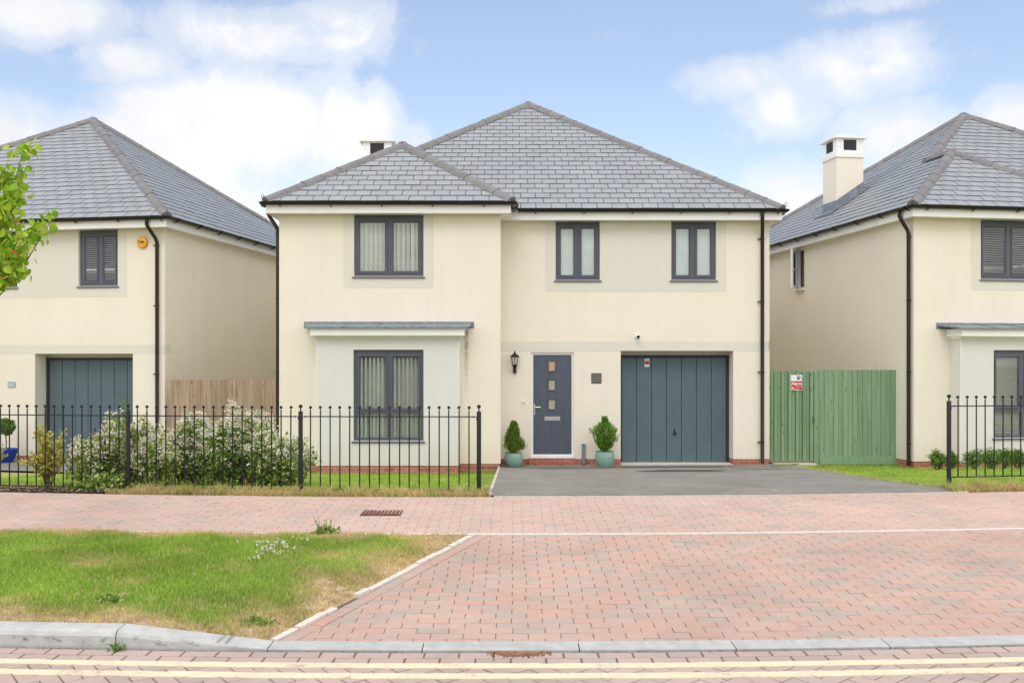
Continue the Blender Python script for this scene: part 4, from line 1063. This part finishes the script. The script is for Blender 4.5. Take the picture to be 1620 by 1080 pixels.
# ------------------------------------------------------------ railings
def railing(name, label, posts, ranges, dz):
    t = thing(name, label, 'railing', W((posts[0]), 10.75, .2), 0, None); base = Vector(t.location)
    def L(a, z): q = W(a, 10.75, z); return Vector(q)-base
    for a in posts:
        m = MB(); p = L(a, 0); m.lathe((p.x, p.y, 0-base.z), [(.026, .15), (.026, 1.105+dz), (.022, 1.112+dz)], 14)
        o = m.build('post', M['iron'], t, smooth=True)
        m = MB(); m.tube([(p.x, p.y, 1.11+dz-base.z), (p.x, p.y, 1.15+dz-base.z)], .008, 8); m.ball((p.x, p.y, 1.168+dz-base.z), .0225, 12, 8); m.build('ball_finial', M['iron'], o, smooth=True)
    for (a0, a1) in ranges:
        m = MB(); m2 = MB()
        for mm, z in ((m, 1.052), (m2, .222)):
            p, q = L(a0+.05, z+dz), L(a1-.05, z+dz)
            n = 8
            mm.tube([L(a0+.05+(a1-a0-.1)*k/n, z+dz) for k in range(n+1)], .0075, 6)
            for (xx, sgn) in ((a0+.035, 1), (a1-.035, -1)):
                c = L(xx, z+dz); mm.box(c.x-.03, c.x+.03, c.y-.012, c.y+.012, c.z-.004, c.z+.004); mm.ball((c.x+sgn*.02, c.y-.014, c.z), .011, 8, 5); mm.tube([(c.x-sgn*.012, c.y-.01, c.z), (c.x-sgn*.012, c.y-.012, c.z-.04)], .007, 6)
        m.build('top_rail', M['iron'], t); m2.build('bottom_rail', M['iron'], t)
        n = int(round((a1-a0)/.1117)); bars = [a0+(a1-a0)*k/n for k in range(1, n)]
        for a in bars:
            p = L(a+random.gauss(0, .0012), 0); m = MB(); zb = .222+dz-base.z; jt = random.gauss(0, .0015)
            m.tube([(p.x, p.y, zb), (p.x, p.y, 1.118+dz-base.z), (p.x, p.y, 1.135+dz-base.z)], [.0078, .0078, .006], 7); o = m.build('bar', M['iron'], t, smooth=True)
            m = MB(); m.ball((p.x+jt, p.y, 1.156+dz-base.z), .0185, 10, 7); m.build('ball_finial', M['iron'], o, smooth=True)
    return t
railing('iron_railing', 'black ball top iron railing running left from the driveway', [-.375, -2.41, -4.44, -6.47], [(-2.41, -.375), (-4.44, -2.41), (-6.47, -4.44)], 0)
railing('iron_railing', 'black ball top iron railing on the right beyond the driveway', [5.11, 7.15], [(5.11, 7.15)], .105)

# ------------------------------------------------------------ plants
def foliage(name, C, size, m, parent, aspect=.55, droop=0, normal=None, jit=1.0):
    C = np.asarray(C); V, F = leafmesh(C, size, aspect, droop, normal, jit); return fastmesh(name, V, F, m, parent)
def blob(n, c, r, shell=.45, squash=None, lump=.25, seed=0):
    """points in a lumpy ellipsoid, denser toward the skin"""
    d = rng.normal(size=(n, 3)); d /= np.linalg.norm(d, axis=1)[:, None]
    k = 1+lump*(np.sin(d[:, 0]*5+seed)*np.sin(d[:, 2]*6+seed*2)+.6*np.sin(d[:, 1]*9+d[:, 0]*7+seed))
    t = rng.uniform(shell, 1, n)**.6
    return np.array(c)+d*(k*t)[:, None]*np.array(r), d
def stems(mb, base, tips, r0=.012, r1=.003):
    for q in tips:
        b = Vector(base)+Vector((random.gauss(0, .03), random.gauss(0, .03), 0)); q = Vector(q)
        mid = b.lerp(q, .5)+Vector((random.gauss(0, .04), random.gauss(0, .04), random.gauss(.03, .03)))
        mb.tube([b, b.lerp(mid, .5)+Vector((0, 0, .02)), mid, q], [r0, r0*.8, r0*.5, r1], 5)
def flowering(label, a0, a1, u, top, nleaf, nfl, seed, leafm, yfrac=0):
    zb = zl((a0+a1)/2, u)
    base = W((a0+a1)/2, u, zb); t = thing('flowering_shrub', label, 'shrub', base, 0, 'white flowering shrubs behind the railings')
    w = (a1-a0)/2; hh = top-zb; C = []; FL = []; nb = max(3, int(w*9)); fn = []
    for k in range(nb):
        cx = -w+2*w*(k+.5)/nb*1.0+random.gauss(0, .04); cy = random.uniform(-.22, .25); ht = hh*(.84+.09*math.sin(k*2.1+seed)) if 0 < k < nb-1 else hh*.68
        c = (cx, cy, ht*.53); r = (.26, .30, ht*.50)
        p, d = blob(nleaf//nb, c, r, .35, seed=k+seed); C.append(p)
        p2, d2 = blob(nfl//nb*3, c, (r[0]*1.06, r[1]*1.06, r[2]*1.04), .9, seed=k+seed)
        msk = (d2[:, 2]+rng.normal(size=len(d2))*.35 > .12) & (d2[:, 1] < .6)
        FL.append(p2[msk][:nfl//nb]); 
    C = np.concatenate(C); C = C[C[:, 2] > .02]; FL = np.concatenate(FL)
    foliage('foliage', C, .048, leafm, t, .5)
    if yfrac: foliage('foliage', C[rng.uniform(0, 1, len(C)) < yfrac]+rng.normal(size=3)*.01, .045, M['leafyellow'], t, .5)
    # each flower head is a flat spray of little florets
    F2 = np.repeat(FL, 7, 0)+rng.normal(size=(len(FL)*7, 3))*np.array([.02, .02, .009])
    foliage('flowers', F2, .021, M['petal'], t, .9, -.2)
    mb = MB(); tips = [C[rng.integers(len(C))] for _ in range(40)]
    for q in tips: stems(mb, (q[0]*.6, q[1]*.5, 0), [q], .009)
    mb.build('stems', M['stem'], t)
    return t
flowering('wide white flowering shrub filling the railing between two posts', -4.35, -2.86, 11.75, 1.12, 18000, 1250, 1, M['leafshrub'])
flowering('loose white flowering shrub with yellow tips spilling around the left railing post', -5.15, -4.1, 11.2, 1.02, 9500, 640, 5, M['leafshrub'], .35)
flowering('small end clump of white flowers by the second railing post', -2.92, -2.75, 11.9, .92, 3200, 150, 9, M['leafshrub'])
# trailing weed at the post foot
def yshrub(label, px, u, top, spread, n, seed):
    a = (px-810)*(u+.3)/1500; zb = zl(a, u); t = thing('young_shrub', label, 'shrub', W(a, u, zb), 0, 'young yellow leaved shrubs')
    mb = MB(); C = []; r = random.Random(seed); hh = top-zb
    for k in range(26):
        an = r.uniform(0, 6.28); rad = spread*r.uniform(.15, 1); z = hh*r.uniform(.35, 1)*(1-.25*rad/spread); q = Vector((math.cos(an)*rad, math.sin(an)*rad*.8, z))
        b = Vector((r.gauss(0, .02), r.gauss(0, .02), 0)); mid = b.lerp(q, .5)+Vector((0, 0, .08)); mb.tube([b, mid, q], [.007, .005, .002], 5)
        for j in range(n//26):
            s_ = r.uniform(.35, 1.02); p = b.lerp(mid, s_*2) if s_ < .5 else mid.lerp(q, s_*2-1); C.append(p+Vector((r.gauss(0, .022), r.gauss(0, .022), r.gauss(0, .02))))
    mb.build('stems', M['stem'], t); foliage('foliage', np.array(C), .040, M['leafyellow'], t, .55); return t
yshrub('young shrub of yellow and orange leaves in front of the left garage door', 74, 10.95, 1.0, .30, 2600, 3)
yshrub('yellow leaved shrub cut off by the left edge of the photo', -34, 11.1, .98, .24, 2000, 4)
# tall weed by the left post
a = -4.58; t = thing('tall_weed', 'tall feathery green weed standing beside the left railing post', 'weed', W(a, 10.95, zl(a, 10.95)))
mb = MB(); mb.tube([(0, 0, 0), (.01, 0, .5), (0, 0, 1.06)], [.006, .005, .002], 5); mb.build('stem', M['stem'], t)
C = [(random.gauss(0, .018), random.gauss(0, .018), random.uniform(.25, 1.08)) for _ in range(420)]; foliage('foliage', C, .028, M['conifer'], t, .25, -.5)
t = thing('tall_weed', 'green bramble sprawling low at the foot of the left railing post', 'weed', W(-4.72, 10.75, zl(-4.7, 10.7)))
C = np.stack([rng.normal(0, .2, 900), rng.normal(0, .06, 900), np.abs(rng.normal(0, .09, 900))], 1); foliage('foliage', C, .05, M['leafshrub'], t, .6)
mb = MB()
for k in range(9): mb.tube([(0, 0, 0), (random.gauss(0, .1), -.02, .08), (random.gauss(0, .22), random.gauss(0, .05), .05)], [.004, .003, .002], 5)
mb.build('stems', M['stem'], t)

# potted conifers
def potted(label, px, Y, pr, ph, kind, m):
    x = (px-810)*Y/1500; t = thing('potted_conifer', label, 'potted plant', (x, Y, zp(Y-D(x))+.016), 0, 'green glazed pots by the front door')
    prof = [(.62, 0), (.72, .02), (.93, .25), (1.0, .5), (.98, .75), (.90, .95), (.93, .975), (.93, 1.0), (.84, 1.0), (.82, .9), (.3, .88)]
    mb = MB(); mb.lathe((0, 0, 0), [(r*pr+(.0022*math.sin(z*60) if .1 < z < .9 else 0), z*ph) for r, z in prof], 32); mb.build('pot', M['celadon'], t, smooth=True)
    MB().lathe((0, 0, 0), [(pr*.83, ph*.89), (pr*.4, ph*.93), (.01, ph*.94)], 20).build('soil', M['soil'], t)
    mb = MB(); C = []; Nn = []; r = random.Random(px)
    H_ = .54 if kind == 'cone' else .60
    def rad(f): return (.185*(1-f)**.7*min(1, (f+.05)*6)) if kind == 'cone' else (.215*math.sin(math.pi*min(1, (f*.80+.06)))**.8*(1 if f < .62 else max(.2, 1-(f-.62)*3.2)))
    for k in range(820):
        f = r.uniform(0, 1)**1.25; an = r.uniform(0, 6.28); rr = rad(f)*(1+.2*math.sin(an*3+f*9)+.1*math.sin(an*7+f*23))*r.uniform(.5, 1.16); z = ph+.03+H_*f
        p = Vector((math.cos(an)*rr, math.sin(an)*rr, z)); dr = Vector((math.cos(an)*.55, math.sin(an)*.55, 1)).normalized()
        for j in range(16): q = p+dr*r.uniform(-.03, .05)+Vector((r.gauss(0, .007), r.gauss(0, .007), r.gauss(0, .007))); C.append(q); Nn.append(dr)
        if k % 9 == 0: mb.tube([(0, 0, ph*.9), p*.5+Vector((0, 0, z*.42)), p], [.006, .004, .002], 5)
    foliage('foliage', C, .024, m, t, .5, 0, np.array(Nn), .6)
    mb.tube([(0, 0, ph*.85), (0, 0, ph+.25)], .012, 8); mb.build('stems', M['bark'], t); return t
potted('cone shaped conifer in a sea green pot left of the front door', 812.6, 18.38, .178, .265, 'cone', M['conifer'])
potted('bushy bright conifer in a sea green pot between front door and garage', 956.8, 18.42, .19, .285, 'bush', M['conifer2'])
# topiary in blue pot
lp = onhouse((tL[0], tL[1]), aL, 1.88, 18.35, -.43)
t = thing('potted_topiary', 'ball topped topiary in a cobalt blue pot beside the left garage', 'potted plant', lp)
MB().lathe((0, 0, 0), [(.10, 0), (.13, .02), (.21, .20), (.235, .30), (.225, .31), (.2, .27), (.05, .26)], 28).build('pot', M['cobalt'], t, smooth=True)
MB().tube([(0, 0, .25), (.01, 0, .42), (0, 0, .6)], .012, 8).build('stem', M['bark'], t)
p, d = blob(2600, (0, 0, .76), (.18, .18, .17), .5, lump=.08); foliage('foliage', p, .032, M['boxleaf'], t, .6)
# box bushes at right
def boxbush(px, Y, w, h, label, i):
    x = (px-810)*Y/1500; t = thing('box_bush', label, 'bush', (x, Y, zl(6, Y-D(x))), 0, 'clipped box bushes along the right house')
    p, d = blob(1500, (random.gauss(0, .015), 0, h*.62), (w/2, w/2*.8, h*.40), .40, lump=.38, seed=i*1.7); foliage('foliage', p, .032, M['boxleaf'], t, .55)
    mb = MB()
    for k in range(9): mb.tube([(random.gauss(0, .02), random.gauss(0, .02), 0), (random.gauss(0, .08), random.gauss(0, .06), h*.5)], [.008, .004], 5)
    mb.build('stems', M['bark'], t); return t
bl = ['leftmost box bush before the right house, left of the railing post', 'box bush directly behind the right railing post', 'first box bush seen through the right railing', 'second box bush seen through the right railing', 'third box bush seen through the right railing', 'fourth box bush seen through the right railing', 'last box bush at the right edge, beneath the blind window']
for i, (px, Y, w, h) in enumerate(((1484, 17.2, .26, .36), (1503, 17.3, .22, .34), (1541, 16.9, .38, .36), (1569, 17.0, .32, .37), (1591, 17.1, .28, .37), (1611, 17.2, .28, .36), (1634, 17.3, .3, .36))): boxbush(px, Y, w, h, bl[i], i)
# pale stones bed at right house
mb = MB()
for k in range(160):
    px = random.uniform(1510, 1640); Y = random.uniform(17.15, 17.6); x = (px-810)*Y/1500; mb.ball((x, Y, zl(6, Y-D(x))+.015), random.uniform(.012, .03), 6, 4, .6)
o = mb.build('pale_pebbles', M['edging']); o['kind'] = 'stuff'

# clover / yarrow flower patch and weeds on the verge
t = thing('wildflower_clump', 'patch of small white clover flowers growing in the grass verge', 'wildflowers', W(-1.95, 7.65, zv(-1.95, 7.65)))
mb = MB(); C = []; S = []
for k in range(44):
    x, y = random.gauss(0, .12), random.gauss(0, .17); h = random.uniform(.05, .085)
    z0_ = zv(-1.95+x, 7.65+y)-zv(-1.95, 7.65)
    mb = MB(); mb.tube([(x, y, z0_), (x+random.gauss(0, .01), y, z0_+h)], .0015, 4); fs = mb.build('flower_stem', M['stem'], t); C = []
    for j in range(11): C.append((x+random.gauss(0, .0065), y+random.gauss(0, .0065), z0_+h+random.gauss(0, .005)))
    foliage('flower_head', C, .010, M['petal'], fs, .8)
def weed(label, a, u, r, n, size, m, flower=False, zf=zv):
    t = thing('verge_weed', label, 'weed', W(a, u, zf(a, u)))
    k = rng.normal(size=(n, 3))*np.array([r, r*.8, r*.25]); k[:, 2] = np.abs(k[:, 2])+.01; foliage('foliage', k, size, m, t, .45, 0)
    mb = MB()
    for j in range(8): mb.tube([(0, 0, 0), (random.gauss(0, r*.6), random.gauss(0, r*.6), r*.6)], [.003, .0015], 5)
    if flower:
        C = []
        for j in range(14):
            x, y, h = random.gauss(0, r*.9), random.gauss(0, r*.4), random.uniform(.07, .16); mb.tube([(x*.5, y, 0), (x, y, h)], .0016, 4); C += [(x+random.gauss(0, .005), y, h+random.gauss(0, .004)) for _ in range(8)]
        foliage('flowers', C, .012, M['leafyellow'], t)
    mb.build('stems', M['stem'], t)
weed('yellow flowered weed sprouting from the back edge of the verge', -1.68, 8.52, .06, 160, .05, M['leafshrub'], True)
weed('dark green weed rosette near the kerb dip', -1.62, 5.98, .055, 220, .024, M['leafshrub'])
weed('grey green thistle tuft behind the raised kerb', -2.62, 6.12, .05, 130, .035, M['leafshrub'])
weed('little green weed growing from the kerb joint', -2.30, 5.485, .022, 60, .03, M['boxleaf'], zf=lambda a, u: .0)
# driveway / railing dry tufts
mbP = []; dd = []; hh_ = []
for k in range(22000):
    a = random.choice([random.uniform(-4.4, -.3), random.uniform(5.0, 8)]); f = math.sin(a*5.1)*math.sin(a*2.2+1)+.5*math.sin(a*13)
    if random.random() > .6+.4*f: continue
    u = random.uniform(10.44, 10.72); mbP.append(W(a, u, zl(a, u)-.003)); g_ = math.sin(a*23+2)*math.sin(a*7.3); dd.append(min(1, max(.2, random.gauss(.85-.45*max(0, math.sin(a*3.9+1)*math.sin(a*9)), .15)))); hh_.append(.085+.05*g_+.03*math.sin(a*51))
for k in range(5200):
    u = random.uniform(10.5, 18.3); side = random.random() < .55
    if side: a = interp(u, [(10.46, 5.05), (10.9, 4.97), (12.2, 4.93), (14.8, 5.12), (18.2, 5.22), (18.6, 5.9)])+abs(random.gauss(0, .05))-.03*math.sin(u*7)-.01
    else: a = -.27-abs(random.gauss(0, .03))
    if random.random() < .5+.5*math.sin(u*5.3)*math.sin(u*1.9): mbP.append(W(a, u, max(zl(a if side else -.3, u), zp(u) if side else -9)-.002)); dd.append(min(1, max(0, random.gauss(.65, .25)))); hh_.append(.055)
V, F, A = blades(np.array(mbP), np.maximum(.03, np.array(hh_)), .006, 1.1, np.array(dd)); o = fastmesh('dry_grass', V, F, M['grass'], attr=A); o['kind'] = 'stuff'

# ------------------------------------------------------------ street tree, trunk just outside the left edge
TY = 7.3
t = thing('young_tree', 'young leafy street tree reaching in at the left edge of the photo', 'tree', W(-5.0, 7.0, zv(-5.0, 7.0)))
tb = Vector(t.location)
def TP(px, py, dy=0): Y = TY+dy; return Vector(((px-810)*Y/1500, Y, CZ-(py-570)*Y/1500))-tb
mb = MB(); top = Vector((.02, 0, 4.6)); mb.tube([(0, 0, 0), (.01, .01, 1.2), (-.01, 0, 2.4), (.02, 0, 3.6), top], [.045, .04, .032, .022, .01], 10); mb.build('trunk', M['bark'], t, smooth=True)
mb = MB(); C = []; r = random.Random(11); twigs = []
def twig(p0, p1, w=.012, bend=.06):
    p0, p1 = Vector(p0), Vector(p1); mid = p0.lerp(p1, .55)+Vector((0, r.gauss(0, .03), -bend)); mb.tube([p0, p0.lerp(mid, .6), mid, p1], [w, w*.8, w*.6, w*.3], 6); twigs.append((p0, mid, p1))
tr = lambda z: Vector((0, 0, z))
def spray(p, q, n, rad=.05, along=(.15, 1.05)):
    for _ in range(n):
        s_ = r.uniform(*along); c = p.lerp(q, s_)+Vector((r.gauss(0, rad), r.gauss(0, rad*1.1), r.gauss(0, rad*.8)-.01)); C.append(c)
main = [((-18, 430), (38, 235), 190, .045), ((-15, 400), (30, 300), 150, .05), ((-20, 440), (66, 352), 90, .045), ((-10, 465), (83, 345), 95, .035), ((-20, 470), (30, 372), 200, .06), ((-15, 450), (22, 400), 130, .05), ((-10, 445), (28, 428), 80, .04), ((-25, 330), (8, 330), 110, .06), ((-20, 300), (12, 270), 80, .04)]
for (s0, s1, n, rad) in main:
    dy = r.uniform(-.15, .2); p, q = TP(*s0, dy), TP(*s1, dy)
    st = Vector((0, 0, max(1.4, p.z-.35))); twig(st, p, .016, .02); twig(p, q, .008)
    spray(p, q, n, rad*.9)
for k in range(46):    # the rest of the crown, outside the frame on the left
    an = r.uniform(0, 6.28); z = r.uniform(1.9, 4.5); rad = 1.15*math.sin(math.pi*min(1, (z-1.4)/3.6))
    q = Vector((math.cos(an)*rad, math.sin(an)*rad*.9, z+.25))
    if q.x > .3: q.x = .3*r.random()
    twig(Vector((0, 0, z-.3)), q, .012); spray(Vector((0, 0, z)).lerp(q, .25), q, 60, .08)
mb.build('branches', M['bark'], t)
foliage('crown', np.array([tuple(c) for c in C]), .066, M['leaftree'], t, .72, .55)

# ------------------------------------------------------------ across the street, behind the camera (seen only in the glass)
t = thing('hedge', 'long dark hedge across the street, seen only in window reflections', 'hedge', (-2, -9, -.1))
V = []; 
P = np.stack([rng.uniform(-16, 16, 9000), rng.uniform(-.5, .5, 9000), rng.uniform(0, 2.6, 9000)], 1); foliage('foliage', P, .3, M['farleaf'], t, .8)
MB().box(-16, 16, -.3, .3, 0, 2.3).build('branches', M['stem'], t)
mbh = thing('brick_house', 'red brick house across the street, seen only in window reflections', 'house', (1.5, -20, -.4))
MB().box(-5, 5, 0, 7, 0, 4.8).build('wall', M['brick'], mbh)
mb = MB(); mb.poly([(-5.3, 7.3, 4.8), (5.3, 7.3, 4.8), (0, 3.5, 7.6)]).poly([(5.3, 7.3, 4.8), (5.3, -.3, 4.8), (0, 3.5, 7.6)]).poly([(5.3, -.3, 4.8), (-5.3, -.3, 4.8), (0, 3.5, 7.6)]).poly([(-5.3, -.3, 4.8), (-5.3, 7.3, 4.8), (0, 3.5, 7.6)]); mb.build('roof', M['slate'], mbh)
for x in (-3, 0, 3):
    for z in (1, 3.3): w = MB().box(x-.6, x+.6, 6.95, 7.03, z, z+1.1).build('window', M['trim'], mbh); MB().box(x-.52, x+.52, 7.03, 7.04, z+.08, z+1.02).build('pane', M['louver'], w)

# ------------------------------------------------------------ sky, sun, camera
SUN_EL, SUN_AZ = R(46), R(-6)     # azimuth measured from straight behind the camera, towards the left
wd = bpy.data.worlds.new('World'); scene.world = wd; wd.use_nodes = True; nt = wd.node_tree; nt.nodes.clear()
out = N(nt, 'ShaderNodeOutputWorld'); bg = N(nt, 'ShaderNodeBackground'); bg.inputs[1].default_value = .15; nt.links.new(bg.outputs[0], out.inputs[0])
sky = N(nt, 'ShaderNodeTexSky', sky_type='NISHITA'); sky.sun_disc = False; sky.sun_elevation = SUN_EL
sd = Vector((math.sin(SUN_AZ)*math.cos(SUN_EL), -math.cos(SUN_AZ)*math.cos(SUN_EL), math.sin(SUN_EL)))   # direction to the sun
sky.sun_rotation = math.atan2(sd.x, sd.y); sky.air_density = 1.0; sky.dust_density = .6; sky.ozone_density = 1.2
tc = N(nt, 'ShaderNodeTexCoord'); gen = tc.outputs['Generated']
def vm(op, a, b=None):
    n = N(nt, 'ShaderNodeVectorMath', operation=op)
    for i, v in enumerate((a, b)):
        if v is None: continue
        if hasattr(v, 'links'): nt.links.new(v, n.inputs[i])
        else: n.inputs[i].default_value = v
    return n.outputs['Value'] if op in ('LENGTH', 'DOT_PRODUCT') else n.outputs[0]
def mm(op, a, b=None, clampv=False):
    n = N(nt, 'ShaderNodeMath', operation=op); n.use_clamp = clampv
    for i, v in enumerate((a, b)):
        if v is None: continue
        if hasattr(v, 'links'): nt.links.new(v, n.inputs[i])
        else: n.inputs[i].default_value = v
    return n.outputs[0]
def cdir(px, py): return Vector(((px-810)/1500, 1, (570-py)/1500)).normalized()
blobs = [(400, 195, 215, 95, 1.3), (250, 265, 170, 90, 1.1), (535, 195, 100, 95, 1.0), (330, 370, 330, 110, 1.0), (60, 20, 170, 50, .9), (215, 95, 110, 45, .85), (380, 60, 190, 55, .8), (560, 50, 110, 60, .75), (10, 235, 90, 75, .8), (110, 330, 150, 110, .8), (660, 70, 60, 30, .4),
         (1370, 100, 150, 55, .7), (1170, 125, 95, 40, .55), (1440, 215, 110, 60, .75), (1240, 310, 90, 60, .8), (1600, 185, 75, 45, .8), (1390, 2, 110, 22, .5), (1230, 170, 90, 60, .5), (1360, 330, 160, 80, .6), (660, 215, 45, 30, .4)]
acc = None
for (px, py, sx, sy, wgt) in blobs:
    c = cdir(px, py); d = vm('SUBTRACT', gen, tuple(c)); d = vm('MULTIPLY', d, (1500/sx, 1500/sx, 1500/sy)); l = vm('LENGTH', d)
    v = mm('MULTIPLY', mm('SUBTRACT', 1.25, l, True), wgt); acc = v if acc is None else mm('MAXIMUM', acc, v)
n1 = noise(nt, 9, 9, .62, gen, .35); n2 = noise(nt, 3.2, 7, .6, gen, .3)
f = mm('ADD', acc, mm('MULTIPLY', mm('MULTIPLY', mm('SUBTRACT', n1.outputs['Fac'], .5), 1.9), mm('ADD', mm('MULTIPLY', acc, 2.0), .3, True))); f = mm('ADD', f, mm('MULTIPLY', mm('SUBTRACT', n2.outputs['Fac'], .5), .8))
# overhead, beside and behind: unseen broken cloud, added as fill light for walls
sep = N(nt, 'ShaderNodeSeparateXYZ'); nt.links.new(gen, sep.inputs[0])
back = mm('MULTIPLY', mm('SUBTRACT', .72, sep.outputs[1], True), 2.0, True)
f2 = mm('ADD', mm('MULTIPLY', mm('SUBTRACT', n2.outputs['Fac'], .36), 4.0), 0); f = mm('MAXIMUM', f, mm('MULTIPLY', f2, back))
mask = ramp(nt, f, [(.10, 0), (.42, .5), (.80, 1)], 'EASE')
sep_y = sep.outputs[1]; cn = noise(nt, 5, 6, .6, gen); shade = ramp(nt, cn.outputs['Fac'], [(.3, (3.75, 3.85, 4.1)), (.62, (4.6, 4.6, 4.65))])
shade = mix(nt, back, shade, mix(nt, mm('MULTIPLY', sep_y, -1.6, True), (12.5, 12.1, 11.4), (7.2, 7.1, 6.9)))  # out-of-view cloud made brighter than the visible cloud to lift the walls
skyc = mix(nt, .30, mix(nt, 1.0, sky.outputs[0], (1.05, .93, .92), 'MULTIPLY'), (2.1, 2.5, 2.75))
SKYC = skyc
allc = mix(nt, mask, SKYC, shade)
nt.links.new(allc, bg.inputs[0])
sl = bpy.data.lights.new('Sun', 'SUN'); sl.energy = .5; sl.angle = R(28); sl.color = (1, .95, .87); so_ = bpy.data.objects.new('Sun', sl); COL.objects.link(so_)
so_.rotation_euler = sd.to_track_quat('Z', 'Y').to_euler(); so_.location = (0, -5, 20)
cam = bpy.data.cameras.new('Camera'); co = bpy.data.objects.new('Camera', cam); COL.objects.link(co); co.location = (0, 0, CZ); co.rotation_euler = (R(90), 0, 0)
cam.sensor_width = 36; cam.lens = 36*1500/1620; cam.shift_y = 30/1620; cam.clip_end = 2000; cam.clip_start = .05; scene.camera = co
vs = scene.view_settings; vs.view_transform = 'Standard'; vs.look = 'None'; vs.exposure = .61; vs.gamma = 1
